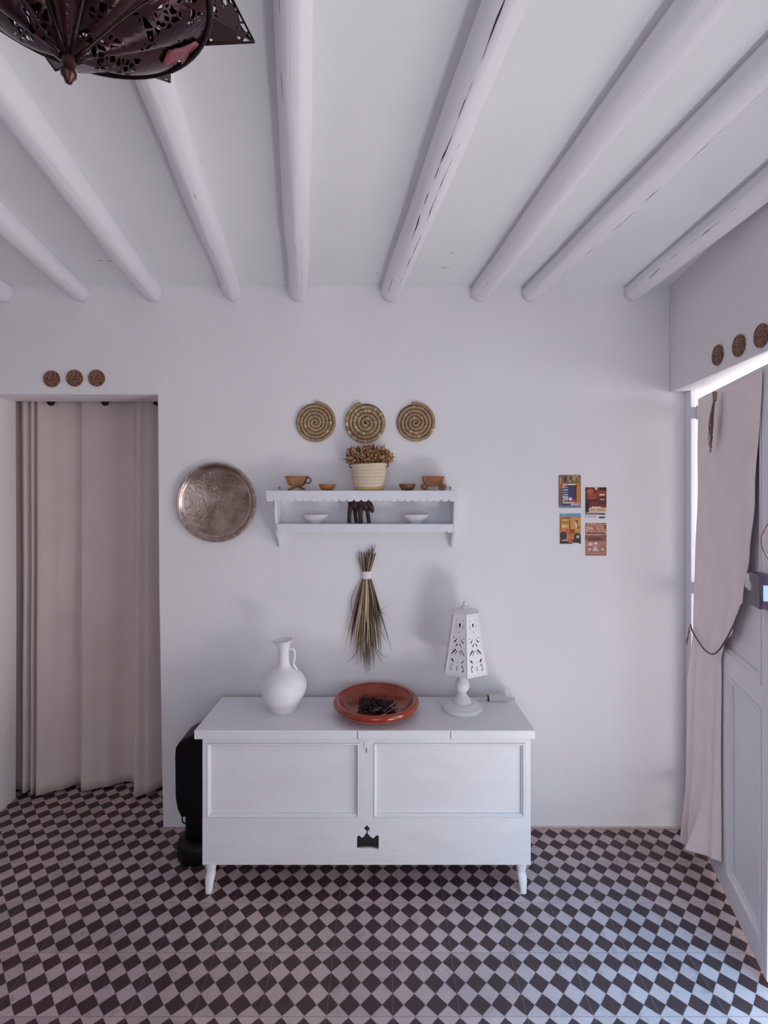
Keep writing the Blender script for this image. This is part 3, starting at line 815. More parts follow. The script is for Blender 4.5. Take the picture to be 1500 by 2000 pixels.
# openwork tea cup
cxm = SX(579)
cup = thing('wooden_cup', 'openwork wooden tea cup with ring handle on the top shelf', 'cup', (cxm, SYc, TZ))
def cup_hw(z): return 0.020+0.025*sqrt(max(0, (z-0.018)/0.042))
ol = [(cup_hw(0.018+0.042*t/8), 0.018+0.042*t/8) for t in range(9)]
body = ol+[(-a, b) for a, b in ol[::-1]]
hol = lattice(-0.042, 0.042, 0.023, 0.056, 9, 4, lambda x, y: abs(x) < cup_hw(y)-0.006, 0.0038)
def cupplate(y): return plate(body, hol, 0.003, Matrix.Translation((cxm, y, TZ)) @ Matrix(((1, 0, 0, 0), (0, 0, -1, 0), (0, 1, 0, 0), (0, 0, 0, 1))))
for y in (SYc-0.024, SYc+0.024): obj('openwork_side', cupplate(y), M_ply, cup)
bm = nb()
path = [(-a, b) for a, b in ol[::-1]]+ol
for (a, b), (c, d) in zip(path, path[1:]):
    q = [bm.verts.new((cxm+a, SYc-0.0225, TZ+b)), bm.verts.new((cxm+c, SYc-0.0225, TZ+d)), bm.verts.new((cxm+c, SYc+0.0225, TZ+d)), bm.verts.new((cxm+a, SYc+0.0225, TZ+b))]
    bm.faces.new(q)
bmesh.ops.remove_doubles(bm, verts=bm.verts, dist=1e-5)
o = obj('band', bm, M_plye, cup); s_ = o.modifiers.new('thick', 'SOLIDIFY'); s_.thickness = 0.0022; s_.offset = 0
for s in (-1, 1):   # feet
    pts = strip([(0.0, 0.016), (0.012*s, 0.013), (0.022*s, 0.008), (0.032*s, 0.003)], 0.008)
    pts = [(a, max(b, 0.0005)) for a, b in pts]
    b2 = join(plate(pts, [], 0.003, Matrix.Translation((cxm, SYc-0.020, TZ)) @ XZ(0)), plate(pts, [], 0.003, Matrix.Translation((cxm, SYc+0.020, TZ)) @ XZ(0)))
    for (a, b) in ((0.010*s, 0.012), (0.031*s, 0.003)): box(b2, cxm+a-0.003, cxm+a+0.003, SYc-0.019, SYc+0.019, TZ+b-0.0025, TZ+b+0.0025)
    obj('foot', b2, M_ply, cup)
bm = nb(); tube(bm, [(cxm+0.048+0.0125*cos(a), SYc, TZ+0.042+0.0125*sin(a)) for a in [2*pi*k/24 for k in range(24)]], 0.0028, 8, closed=True)
obj('handle', bm, M_plye, cup, smooth=True)

# small wooden bowls
for px, m, lab in ((640, M_wood, 'small reddish wooden bowl between the openwork cup and the basket'), (795, M_woodd, 'small dark olive wooden bowl left of the toy carriage')):
    bm = nb(); x = SX(px)
    lathe(bm, [(0, 0), (0.021, 0), (0.025, 0.003), (0.031, 0.013), (0.035, 0.025), (0.0345, 0.027), (0.032, 0.026), (0.028, 0.014), (0.022, 0.006), (0, 0.005)], (x, 2.15, TZ), 36)
    o = obj('wooden_bowl', bm, m, smooth=True, origin=(x, 2.15, TZ), angle=60); tag(o, lab, 'bowl', 'little wooden bowls on the shelf')

# toy carriage
cxm = SX(846)
car = thing('toy_carriage', 'small openwork wooden carriage on four wheels at the shelf end', 'carriage', (cxm, SYc, TZ))
ol = [(-0.044, 0.060), (-0.042, 0.040), (-0.034, 0.028), (-0.020, 0.020), (0, 0.016), (0.020, 0.020), (0.034, 0.028), (0.042, 0.040), (0.044, 0.060)]
def cin(x, y): return abs(x) < 0.036 and y > 0.024+0.012*(abs(x)/0.034)**2
hol = lattice(-0.036, 0.036, 0.026, 0.057, 9, 4, cin, 0.0038)
mk = lambda y: plate(ol, hol, 0.003, Matrix.Translation((cxm, y, TZ)) @ XZ(0))
for y in (SYc-0.022, SYc+0.022): obj('openwork_side', mk(y), M_ply, car)
bm = nb()
path = ol
for (a, b), (c, d) in zip(path, path[1:]):
    bm.faces.new([bm.verts.new((cxm+a, SYc-0.0205, TZ+b)), bm.verts.new((cxm+c, SYc-0.0205, TZ+d)), bm.verts.new((cxm+c, SYc+0.0205, TZ+d)), bm.verts.new((cxm+a, SYc+0.0205, TZ+b))])
bmesh.ops.remove_doubles(bm, verts=bm.verts, dist=1e-5)
o = obj('body', bm, M_plye, car); s_ = o.modifiers.new('thick', 'SOLIDIFY'); s_.thickness = 0.0022; s_.offset = 0
for x in (-0.037, 0.038):
    for y in (-0.027, 0.027):
        w = plate(circ(0, 0, 0.0145, 28), [[(0.0115*cos(2*pi*k/8+d*0.25), 0.0115*sin(2*pi*k/8+d*0.25)) for d in (-1, 0, 1)]+[(0.006*cos(2*pi*k/8), 0.006*sin(2*pi*k/8))] for k in range(8)], 0.004,
                  Matrix.Translation((cxm+x, SYc+y, TZ+0.0147)) @ XZ(0))
        w2 = nb(); lathe(w2, [(0.0045, -0.004), (0.0045, 0.004)], M=Matrix.Translation((cxm+x, SYc+y, TZ+0.0147)) @ Matrix.Rotation(pi/2, 4, 'X'), seg=14)
        obj('wheel', join(w, w2), M_ply, car)
    bm = nb(); box(bm, cxm+x-0.002, cxm+x+0.002, SYc-0.026, SYc+0.026, TZ+0.0125, TZ+0.0165); obj('axle', bm, M_plye, car)
    bm = nb(); box(bm, cxm+x*0.8-0.004, cxm+x*0.8+0.004, SYc-0.004, SYc+0.004, TZ+0.0165, TZ+0.034); obj('bracket', bm, M_plye, car)

# basket
bX, bY = SX(720.5), 2.162
bas = thing('woven_basket', 'pale woven palm basket holding dried flowers, in the middle of the top shelf', 'basket', (bX, bY, TZ))
bm = nb(); lay = bm.verts.layers.float_color.new('tone')
rows, seg = 44, 128
prev = None
def bprof(t): return 0.060+0.017*t+0.002*sin(t*pi)
allr = []
for j in range(rows+1):
    t = j/rows; ring = []
    band = int(t*8)
    for k in range(seg):
        a = 2*pi*k/seg
        wv = 0.0016*abs(sin(t*8*pi)) + 0.0009*sin(k*pi/2+band*pi)*abs(sin(t*8*pi))
        r = bprof(t)+wv-0.001
        v = bm.verts.new((bX+r*cos(a), bY+r*0.76*sin(a), TZ+0.0005+0.112*t+0.003*cos(a)*t+0.0015*nz(a*2, t)*t))
        kk = 0.80+0.25*abs(sin(t*8*pi))**0.5+0.12*nz(k*0.9, band*7.0)
        base = (208, 190, 168) if t > 0.12 else (190, 158, 112)
        v[lay] = shade(lin(base), kk); ring.append(v)
    allr.append(ring)
for A, B in zip(allr, allr[1:]):
    for k in range(seg): bm.faces.new((A[k], A[(k+1) % seg], B[(k+1) % seg], B[k]))
# inner wall and floor
inn = []
for t in (1.0, 0.6, 0.05):
    ring = []
    for k in range(seg):
        a = 2*pi*k/seg; r = bprof(t)-0.005
        v = bm.verts.new((bX+r*cos(a), bY+r*0.76*sin(a), TZ+0.003+0.110*t+0.003*cos(a)*t)); v[lay] = shade(lin((170, 146, 116)), 0.9); ring.append(v)
    inn.append(ring)
for A, B in ((allr[-1], inn[0]), (inn[0], inn[1]), (inn[1], inn[2])):
    for k in range(seg): bm.faces.new((A[k], A[(k+1) % seg], B[(k+1) % seg], B[k]))
bm.faces.new(inn[2]); bm.faces.new(allr[0][::-1])
obj('body', bm, M_basket, bas, smooth=True)
for s in (-1, 1):
    bm = nb(); lay = bm.verts.layers.float_color.new('tone')
    pts = [(bX+s*(0.070+0.014*sin(pi*q/8)), bY-0.02+0.03*q/8, TZ+0.094+0.020*q/8*1.0) for q in range(9)]
    tube(bm, pts, 0.0022, 6, tone=shade(lin((120, 92, 70)), 1), layer=lay)
    obj('handle', bm, M_basket, bas)
flo = thing('dried_flowers', 'bushy bunch of curly dried brown flowers in the woven basket', 'dried flowers', (bX, bY, TZ+0.02))
bm = nb(); lay = bm.verts.layers.float_color.new('tone')
cols = [(176, 132, 92), (150, 104, 70), (120, 78, 52), (206, 172, 136), (92, 58, 40), (190, 146, 104)]
for k in range(420):
    a = R.uniform(0, 2*pi); rr = sqrt(R.random()); sp = R.uniform(0.15, 1.0)
    x0, y0 = bX+0.055*rr*cos(a)*0.8, bY+0.038*rr*sin(a)*0.8
    top = R.uniform(0.045, 0.105)*(1-0.15*rr)
    ex, ey = 0.105*rr*cos(a), 0.045*rr*sin(a)
    pts = []
    ph = R.uniform(0, 6.28); amp = R.uniform(0.002, 0.007)
    for q in range(7):
        t = q/6
        x = x0+(bX+ex-x0)*t**1.2 + amp*sin(ph+q*1.7)*t; y = y0+(bY+ey-y0)*t + amp*0.7*cos(ph+q*1.9)*t
        z = TZ+0.09+top*t + (-0.014*t**3 if rr > 0.8 else 0)
        y = min(y, WY-0.004)
        pts.append((x, y, z))
    c = shade(lin(R.choice(cols)), R.uniform(0.7, 1.15))
    tube(bm, pts, [0.0013, 0.0013, 0.0016, 0.0014, 0.0018, 0.0022, 0.0010], 4, tone=c, layer=lay)
    if R.random() < 0.7:
        p = Vector(pts[-1])
        for q in range(3):
            d = Vector((R.gauss(0, 1), R.gauss(0, 0.6), R.gauss(0.3, 0.8))).normalized()*R.uniform(0.005, 0.012)
            e = p+d; e.y = min(e.y, WY-0.003)
            tube(bm, [p, (p+e)/2+Vector((0, 0, 0.002)), e], [0.0008, 0.0024, 0.0005], 4, tone=shade(lin(R.choice(cols)), R.uniform(0.8, 1.3)), layer=lay)
o = obj('flower_heads', bm, M_dry, flo); o['kind'] = 'stuff'

# white dishes on the lower tier
for px, lab in ((615.5, 'shallow white dish on the lower shelf, left of the animal figurine'), (812, 'shallow white dish on the lower shelf, right of the animal figurine')):
    x = (px-750)*2.19/1000; bm = nb()
    lathe(bm, [(0, 0), (0.026, 0), (0.028, 0.002), (0.027, 0.004), (0.040, 0.012), (0.054, 0.027), (0.0605, 0.036), (0.060, 0.0375), (0.056, 0.034), (0.042, 0.018), (0.03, 0.008), (0, 0.006)], (x, 2.19, BZ), 44, sy=0.62)
    o = obj('shallow_dish', bm, M_dish, smooth=True, origin=(x, 2.19, BZ), angle=60); tag(o, lab, 'dish', 'white dishes on the lower shelf')

# animal figurine (elephant-like), one carved piece
fy = 2.185
def fx(px): return (px-750)*fy/1000.0
def fz(py): return CAMZ-(py-945)*fy/1000.0
bm = nb()
def ball(c, r, s=(1, 1, 1)):
    bmesh.ops.create_icosphere(bm, subdivisions=3, radius=1.0, matrix=Matrix.Translation(c) @ Matrix.Diagonal((r*s[0], r*s[1], r*s[2], 1)))
ball((fx(692), fy, fz(983)), 0.030, (0.9, 0.6, 1.0)); ball((fx(704), fy, fz(982)), 0.030, (1.0, 0.62, 0.95)); ball((fx(713), fy, fz(984)), 0.028, (0.75, 0.6, 1.1))
ball((fx(685), fy, fz(978)), 0.016, (0.5, 0.7, 1.2)); ball((fx(717), fy, fz(978)), 0.020, (0.75, 0.8, 1.1))
tube(bm, [(fx(716), fy-0.002, fz(978)), (fx(722), fy-0.003, fz(987)), (fx(726), fy-0.003, fz(995))], [0.017, 0.014, 0.0115], 12)
ball((fx(727), fy-0.003, fz(997)), 0.0105, (0.85, 0.9, 1.1))
tube(bm, [(fx(682), fy, fz(977)), (fx(680), fy+0.001, fz(972)), (fx(683), fy, fz(968))], [0.005, 0.004, 0.004], 8)
zf = BZ+0.0008
for (xt, xb_, dy, w) in ((685, 682, -0.004, 0.0085), (694, 695, 0.014, 0.0085), (704, 704.5, -0.014, 0.0098), (718, 720, 0.006, 0.0085)):
    kx = xt-(1.5 if xt == 685 else 0)
    tube(bm, [(fx(xt), fy+dy, fz(988)), (fx(kx-1 if xt < 700 else kx), fy+dy, fz(1003)), (fx(xb_), fy+dy, zf+0.010), (fx(xb_+0.6), fy+dy-0.001, zf)], [w*1.25, w, w*0.92, w*1.05], 12)
o = obj('animal_figurine', bm, M_fig, origin=(fx(704), fy, BZ))
rm = o.modifiers.new('blend', 'REMESH'); rm.mode = 'VOXEL'; rm.voxel_size = 0.0012; rm.use_smooth_shade = True
sm = o.modifiers.new('soft', 'SMOOTH'); sm.iterations = 6; sm.factor = 0.6
bpy.context.view_layer.update()
me = bpy.data.meshes.new_from_object(o.evaluated_get(bpy.context.evaluated_depsgraph_get()))
for m_ in list(o.modifiers): o.modifiers.remove(m_)
o.data = me
for p in me.polygons: p.use_smooth = True
lo = min(v.co.z for v in me.vertices)
for v in me.vertices: v.co.z -= lo-0.0002
tag(o, 'dark brown carved wooden four-legged animal on the lower shelf', 'figurine')

# ================================================================ wall decorations
# coiled palm discs
def coil(px, py, rad, turns, seed, name_label, direction=1, pale=0.0, start=0.0):
    X, Z = (px-750)/448.0, CAMZ+(945-py)/448.0
    rr = rad/turns/2*0.94
    bm = nb(); lay = bm.verts.layers.float_color.new('tone')
    rg = random.Random(seed)
    pts, rds, tns = [], [], []
    th = 0.0; wrap = 0; phase = 0
    total = turns*2*pi
    base = lin((178, 148, 114))
    tone = 1.0; tcol = base
    while th < total:
        r = rad*(th/total)*0.93+0.002
        w = 1+0.02*nz(th*0.8, seed)
        x = X+r*w*cos(start+direction*th); z = Z+r*w*sin(start+direction*th)
        if phase == 0:
            k = rg.uniform(0.72, 1.12); tcol = base
            if rg.random() < pale: tcol = lin((214, 190, 160)); 
            tone = k
        f = (0.90, 1.02, 1.0)[phase]
        pts.append((x, WY-rr-0.001+0.0008*nz(th*3, seed), z)); rds.append(rr*f*(0.95+0.09*nz(th*2, seed+5)))
        tns.append(shade(tcol, tone*(0.62 if phase == 0 else 1.0)))
        phase = (phase+1) % 3
        th += 0.0026/max(r, 0.006)
    tube(bm, pts, rds, 10, tone=tns, layer=lay)
    # backing so no wall shows through the joints
    rb = rad*0.92
    ring = [bm.verts.new((X+rb*cos(q*pi/20), WY-0.004, Z+rb*sin(q*pi/20))) for q in range(40)]
    ring2 = [bm.verts.new((X+rb*cos(q*pi/20), WY-0.0005, Z+rb*sin(q*pi/20))) for q in range(40)]
    for v in ring+ring2: v[lay] = shade(lin((70, 48, 34)), 1)
    bm.faces.new(ring); bm.faces.new(ring2[::-1])
    for q in range(40): bm.faces.new((ring[q], ring[(q+1) % 40], ring2[(q+1) % 40], ring2[q]))
    o = obj('coiled_disc', bm, M_coil, smooth=True, origin=(X, WY, Z))
    tag(o, name_label, 'wall decoration', 'coiled palm-fibre discs on the wall')
coil(616, 825.5, 0.0905, 5.6, 3, 'dull brown coiled palm-fibre disc with its loose end on top, furthest from the postcards', 1, 0.02, -2.2)
coil(715, 827, 0.0920, 5.0, 8, 'coiled palm-fibre disc with pale patches, directly above the flower basket', -1, 0.16, 1.8)
coil(811, 826, 0.0880, 5.2, 12, 'evenly tan coiled palm-fibre disc above the toy carriage', 1, 0.03, 0.5)

# silver tray
TX, TZc, TR = (424.5-750)/448.0, CAMZ+(945-981)/448.0, 0.1735
tray = thing('metal_tray', 'round tarnished engraved metal tray hung on the wall beside the shelf', 'tray', (TX, WY, TZc))
MT = Matrix.Translation((TX, WY, TZc)) @ Matrix.Rotation(pi/2, 4, 'X')    # local z towards the room
bm = nb(); lathe(bm, [(0, 0.004), (0.143, 0.004), (0.1435, 0.0045)], M=MT, seg=96, cap=False)
obj('engraved_plate', bm, M_tray, tray, smooth=True)
bm = nb(); lathe(bm, [(0.143, 0.0045), (0.146, 0.0065), (0.1475, 0.0062), (0.151, 0.0085), (0.157, 0.014), (0.1595, 0.0175), (0.163, 0.019), (0.172, 0.019), (0.173, 0.017), (0.165, 0.015), (0.15, 0.002), (0.0, 0.0012)], M=MT, seg=96, cap=False)
obj('rim', bm, M_tray_rim, tray, smooth=True, angle=60)
bm = nb()
nq = 128*6
rings = []
for k in range(nq):
    a = 2*pi*k/nq
    ring = []
    for q in range(10):
        b = 2*pi*q/10; tw = 0.0040*(1+0.17*sin(128*a+b*1.0))
        r = 0.1685+tw*cos(b); h = 0.0190+tw*sin(b)
        ring.append(bm.verts.new(MT @ Vector((r*cos(a), r*sin(a), h))))
    rings.append(ring)
for k in range(nq):
    A, B = rings[k], rings[(k+1) % nq]
    for q in range(10): bm.faces.new((A[q], A[(q+1) % 10], B[(q+1) % 10], B[q]))
obj('rope_edge', bm, M_tray_rim, tray, smooth=True)

# carved wooden medallions
med = None
def medallion(loc, ang, label, group):
    global med
    if med is None:
        bm = nb(); Mm = Matrix.Rotation(pi/2, 4, 'X')
        lathe(bm, [(0, 0.0), (0.0355, 0.0), (0.036, 0.001), (0.036, 0.0055), (0.0345, 0.007), (0.0325, 0.0065), (0.0315, 0.0052), (0.026, 0.0052), (0.0250, 0.0062), (0.0235, 0.0062), (0.0225, 0.0052),
                   (0.014, 0.0052), (0.013, 0.0064), (0.011, 0.0064), (0.010, 0.0052), (0.005, 0.0056), (0, 0.006)], M=Mm, seg=48)
        me_o = obj('wooden_medallion', bm, M_carved, smooth=True, angle=40); med = me_o; me_o.location = loc; me_o.rotation_euler = (0, 0, ang)
        tag(me_o, label, 'medallion', group); return me_o
    return dup(med, loc, label, (0, 0, ang), group)
def Wp(px, py): return ((px-750)/448.0, WY-0.0003, CAMZ+(945-py)/448.0)
g1 = 'carved medallions above the curtained doorway'
medallion(Wp(102, 740.5), 0, 'carved wooden medallion above the curtain, furthest from the metal tray', g1)
medallion(Wp(146.5, 739), 0, 'carved wooden medallion above the curtain, middle of its row', g1)
medallion(Wp(189.5, 739), 0, 'carved wooden medallion above the curtain, the one nearest the wall corner edge', g1)
g2 = 'carved medallions above the open door'
rw_ang = math.atan2(0.141, 1.0)
for px, py, lab in ((1403.5, 693.5, 'oval-looking carved medallion above the door, closest to the room corner'), (1445, 675, 'carved medallion above the door, middle of its row'), (1489, 655.5, 'carved medallion above the door, partly cut off by the frame edge')):
    u = (px-750)/1000.0; Y = (1.246-0.141*WY)/(u-0.141); X = rwx(Y); Z = CAMZ+(945-py)/1000.0*Y
    n = Vector((-1, 0.141, 0)).normalized()
    medallion((X+n.x*0.0003, Y+n.y*0.0003, Z), -pi/2-rw_ang+0.0, lab, g2)

# postcards: little painted rasters
def card(px0, px1, py0, py1, draw, label, seed, tilt=0.0):
    W_, H_ = 42, 62
    rg = random.Random(seed)
    img = [[(200, 170, 140) for _ in range(W_)] for _ in range(H_)]     # row 0 = top
    def rect(x0, y0, x1, y1, c, j=0):
        for y in range(max(0, int(y0*H_)), min(H_, int(y1*H_+0.5))):
            for x in range(max(0, int(x0*W_)), min(W_, int(x1*W_+0.5))):
                img[y][x] = tuple(max(0, min(255, v+rg.randint(-j, j))) for v in c)
    def ell(cx_, cy_, rx, ry, c, j=0):
        for y in range(H_):
            for x in range(W_):
                if ((x/W_-cx_)/rx)**2+((y/H_-cy_)/ry)**2 < 1: img[y][x] = tuple(max(0, min(255, v+rg.randint(-j, j))) for v in c)
    def tri(pts, c, j=0):
        for y in range(H_):
            for x in range(W_):
                X_, Y_ = (x+.5)/W_, (y+.5)/H_; s = []
                for i in range(len(pts)):
                    a, b = pts[i], pts[(i+1) % len(pts)]; s.append((b[0]-a[0])*(Y_-a[1])-(b[1]-a[1])*(X_-a[0]))
                if all(v >= 0 for v in s) or all(v <= 0 for v in s): img[y][x] = tuple(max(0, min(255, v+rg.randint(-j, j))) for v in c)
    draw(rect, ell, tri, rg)
    X0, X1 = (px0-750)/448.0, (px1-750)/448.0; Z1, Z0 = CAMZ+(945-py0)/448.0, CAMZ+(945-py1)/448.0
    bm = nb(); cl = bm.loops.layers.float_color.new('tone')
    def P(i, j, d):
        u, v = i/W_, j/H_
        return Vector((X0+(X1-X0)*u+0.0006*nz(v*9, seed), WY-0.0012-d-0.0022*(max(0, abs(u-0.5)*2-0.6)**2)*4*(0.5+0.5*nz(seed, v*3)), Z1-(Z1-Z0)*v))
    V = [[bm.verts.new(P(i, j, 0.0006)) for j in range(H_+1)] for i in range(W_+1)]
    for i in range(W_):
        for j in range(H_):
            f = bm.faces.new((V[i][j], V[i][j+1], V[i+1][j+1], V[i+1][j]))
            for lp in f.loops: lp[cl] = (*s2l(img[j][i]), 1)
    bk = [bm.verts.new((x, WY-0.0004, z)) for x, z in ((X0, Z1), (X0, Z0), (X1, Z0), (X1, Z1))]
    f = bm.faces.new(bk)
    for lp in f.loops: lp[cl] = (0.7, 0.68, 0.65, 1)
    o = obj('postcard', bm, M_print, origin=((X0+X1)/2, WY, Z0)); tag(o, label, 'postcard', 'colour postcards stuck on the wall')
def d1(rect, ell, tri, rg):
    rect(0, 0, 1, .26, (120, 92, 66), 40)
    for _ in range(16): x = rg.random(); rect(x, rg.random()*.1, x+.05, .12+rg.random()*.15, rg.choice([(70, 46, 34), (168, 134, 98), (190, 160, 120)]), 15)
    rect(0, .25, .2, .4, (176, 92, 62), 12); rect(0, .4, .18, 1, (112, 92, 74), 14)
    rect(.76, .25, 1, .84, (214, 122, 30), 10)
    rect(.40, .28, .80, .8, (66, 38, 42), 10); rect(.45, .34, .72, .78, (52, 60, 104), 12)
    rect(.42, .29, .76, .31, (220, 214, 214), 6)
    ell(.30, .56, .15, .24, (58, 52, 92), 14)
    for k in range(6): rect(.18+.03*(k % 2), .38+.07*k, .42, .395+.07*k, (206, 206, 222), 10)
    for k in range(5): rect(.22+.05*k, .66, .24+.05*k, .78, (220, 220, 228), 10)
    ell(.52, .72, .07, .05, (230, 226, 232), 6); ell(.68, .78, .14, .06, (160, 70, 62), 20); ell(.64, .84, .07, .02, (228, 220, 214), 5)
    rect(0, .93, 1, 1, (126, 130, 160), 14); rect(.12, .88, .9, .94, (60, 60, 90), 20); rect(.55, .9, .9, .92, (214, 214, 220), 6)
    rect(.97, .02, 1, .95, (130, 110, 90), 10)
def d2(rect, ell, tri, rg):
    rect(0, 0, 1, .66, (112, 50, 36), 22)
    rect(0, 0, .08, .1, (50, 24, 20), 10); rect(.68, 0, 1, .08, (60, 24, 20), 10); ell(.5, .02, .07, .05, (210, 200, 200), 5)
    ell(.22, .12, .16, .08, (186, 92, 62), 20); rect(.12, .2, .5, .42, (158, 74, 56), 14); rect(.55, .1, .98, .3, (150, 64, 40), 18)
    rect(.68, .22, .92, .26, (228, 202, 186), 6); rect(.68, .3, .92, .55, (96, 40, 34), 16); rect(.7, .38, .9, .4, (206, 186, 180), 6)
    rect(0, .38, .16, .8, (54, 28, 24), 12); rect(.12, .40, .6, .44, (76, 32, 26), 10)
    tri([(.2, .82), (.36, .56), (.66, .54), (.74, .62), (1, .63), (1, .82)], (232, 208, 176), 6)
    rect(.2, .66, 1, .80, (226, 198, 164), 8)
    for k in range(7): rect(.28+.1*k, .69, .31+.1*k, .76, (128, 92, 70), 16)
    rect(0, .80, 1, 1, (216, 214, 222), 4); rect(.0, .82, .62, .87, (150, 112, 100), 12); rect(.1, .92, .5, .94, (140, 96, 84), 12)
    rect(.64, .83, .92, .87, (58, 44, 46), 24); rect(.66, .94, .92, .98, (74, 60, 64), 24); rect(0, .6, .06, .8, (60, 40, 36), 12)
def d3(rect, ell, tri, rg):
    rect(0, 0, 1, .1, (92, 156, 196), 10); rect(.1, 0, .3, .04, (186, 186, 200), 6)
    rect(0, .1, 1, 1, (196, 132, 54), 16); tri([(0, .1), (.3, .08), (.6, .12), (1, .1), (1, .16), (0, .16)], (70, 66, 60), 8)
    rect(.1, .18, .46, .24, (226, 160, 66), 8); rect(.14, .26, .42, .34, (156, 130, 56), 12); rect(.14, .36, .18, .46, (232, 208, 170), 6)
    for k in range(3): rect(.2+.08*k, .38, .25+.08*k, .46, (226, 180, 120), 8)
    rect(.46, .2, .52, .62, (112, 52, 24), 10); rect(.52, .14, 1, .6, (206, 148, 74), 12); rect(.78, .24, .86, .36, (92, 54, 34), 10)
    rect(.74, .3, .80, .46, (226, 206, 184), 5); rect(.86, .42, .92, .5, (84, 48, 32), 8); rect(0, .2, .06, .6, (176, 96, 40), 12)
    tri([(.05, .46), (.55, .55), (.62, 1), (.40, 1), (.30, .62)], (192, 92, 66), 14); rect(.5, .52, .72, .66, (150, 70, 40), 16)
    ell(.16, .72, .17, .14, (62, 50, 46), 18); ell(.82, .76, .17, .13, (58, 58, 42), 22); ell(.84, .76, .07, .05, (196, 184, 168), 12)
    rect(0, .86, 1, 1, (56, 42, 38), 26); rect(.1, .88, .4, .9, (206, 192, 190), 10); rect(.42, .84, .62, .96, (176, 88, 66), 12); rect(.6, .97, .9, 1, (216, 206, 204), 8)
def d4(rect, ell, tri, rg):
    rect(0, 0, 1, 1, (178, 122, 104), 22)
    for _ in range(46): x, y = rg.random(), rg.random()*.26; ell(x, y, .035, .018, rg.choice([(226, 186, 146), (136, 78, 60), (206, 160, 128)]), 10)
    rect(.64, 0, 1, .02, (60, 44, 44), 20); ell(.92, .1, .05, .05, (110, 84, 44), 16)
    for k in range(11): rect(.08+.075*k, .30, .12+.075*k, .335, (48, 28, 28), 8)
    rect(.06, .345, .84, .36, (226, 206, 184), 6)
    rect(.0, .38, 1, .58, (142, 86, 74), 12); ell(.46, .50, .34, .09, (112, 62, 56), 8); rect(0, .56, 1, .60, (168, 118, 104), 12)
    rect(.16, .60, .34, .70, (206, 190, 198), 14); ell(.48, .62, .08, .04, (232, 212, 204), 8); ell(.46, .76, .1, .06, (190, 178, 190), 26)
    for x in (.20, .80):
        ell(x, .80, .13, .085, (96, 56, 48), 12); ell(x, .80, .09, .06, (214, 176, 158), 10); ell(x, .80, .03, .02, (150, 96, 84), 8)
    rect(.34, .82, .62, .86, (198, 190, 204), 14); rect(0, .97, 1, 1, (140, 92, 80), 30)
card(1091, 1134, 928, 992, d1, 'upper postcard of a blue dress and lantern stall, edged with orange', 1)
card(1143, 1184, 952, 1013, d2, 'postcard of red-brown objects with a cream strip of script', 2)
card(1093, 1134, 1003, 1062, d3, 'postcard of an orange village street under a blue sky', 3)
card(1143, 1184, 1022, 1085, d4, 'lowest postcard, pinkish brown with two round wheels', 4)

# dried palm-leaf bunch taped to the wall
bX_, bZ_ = (716-750)/448.0, CAMZ+(945-1122.0)/448.0
bun = thing('dried_leaf_bunch', 'hanging bunch of dried palm leaves bound with white tape, above the terracotta dish', 'dried plants', (bX_, WY, bZ_))
bm = nb(); lay = bm.verts.layers.float_color.new('tone')
rg = random.Random(21)
pal = [(142, 118, 90), (104, 80, 60), (176, 154, 124), (74, 52, 38), (122, 100, 74), (204, 186, 156), (52, 36, 28)]
def blade(pts, w, tone, tip=True):
    n = len(pts); prev = None
    for i, p in enumerate(pts):
        p = Vector(p); t = (Vector(pts[min(i+1, n-1)])-Vector(pts[max(i-1, 0)])).normalized()
        side = t.cross(Vector((0, -1, 0))); side.normalize()
        f = i/(n-1); ww = w*(0.55+0.6*sin(pi*min(1, f*0.9+0.12)))*(1 if not tip else max(0.12, 1-f**4))
        tw = 0.25*ww
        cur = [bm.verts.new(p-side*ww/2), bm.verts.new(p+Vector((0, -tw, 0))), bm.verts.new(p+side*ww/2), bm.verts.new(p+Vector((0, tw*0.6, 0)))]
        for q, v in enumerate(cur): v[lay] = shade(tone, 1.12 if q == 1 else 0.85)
        if prev:
            for q in range(4): bm.faces.new((prev[q], prev[(q+1) % 4], cur[(q+1) % 4], cur[q]))
        prev = cur
for k in range(150):
    s = rg.gauss(0, 0.45); s = max(-1, min(1, s))
    L_ = rg.uniform(0.26, 0.44)*(1-0.22*abs(s)); dep = rg.random()
    pts = []
    n = 8; bend = rg.gauss(0, 0.012)
    for q in range(n):
        t = q/(n-1)
        sp = s*0.085*min(1.0, (t*L_/0.44)**0.8*1.25)
        pts.append((bX_+s*0.010+sp+bend*t*t, WY-0.006-0.030*dep*sin(min(1, t*1.1)*pi*0.6), bZ_-L_*t))
    blade(pts, rg.uniform(0.003, 0.0062), shade(lin(rg.choice(pal)), rg.uniform(0.75, 1.1))[:3])
for pts in ([(0.02, -0.14), (0.045, -0.155), (0.07, -0.148), (0.103, -0.125)], [(0.03, -0.14), (0.06, -0.18), (0.082, -0.225)], [(0.035, -0.145), (0.065, -0.16), (0.088, -0.175)],
            [(0.03, -0.30), (0.06, -0.345), (0.10, -0.365)], [(0.03, -0.31), (0.055, -0.36), (0.075, -0.385)], [(-0.03, -0.31), (-0.06, -0.36), (-0.09, -0.385)], [(-0.045, -0.05), (-0.065, -0.10), (-0.068, -0.15), (-0.045, -0.2)],
            [(0.05, -0.2), (0.07, -0.26), (0.09, -0.30)]):
    blade([(bX_+a, WY-0.012, bZ_+b) for a, b in pts], 0.0022, shade(lin((104, 90, 78)), 0.9)[:3])
obj('leaves', bm, M_leaf, bun)['kind'] = 'stuff'
bm = nb(); lay = bm.verts.layers.float_color.new('tone')
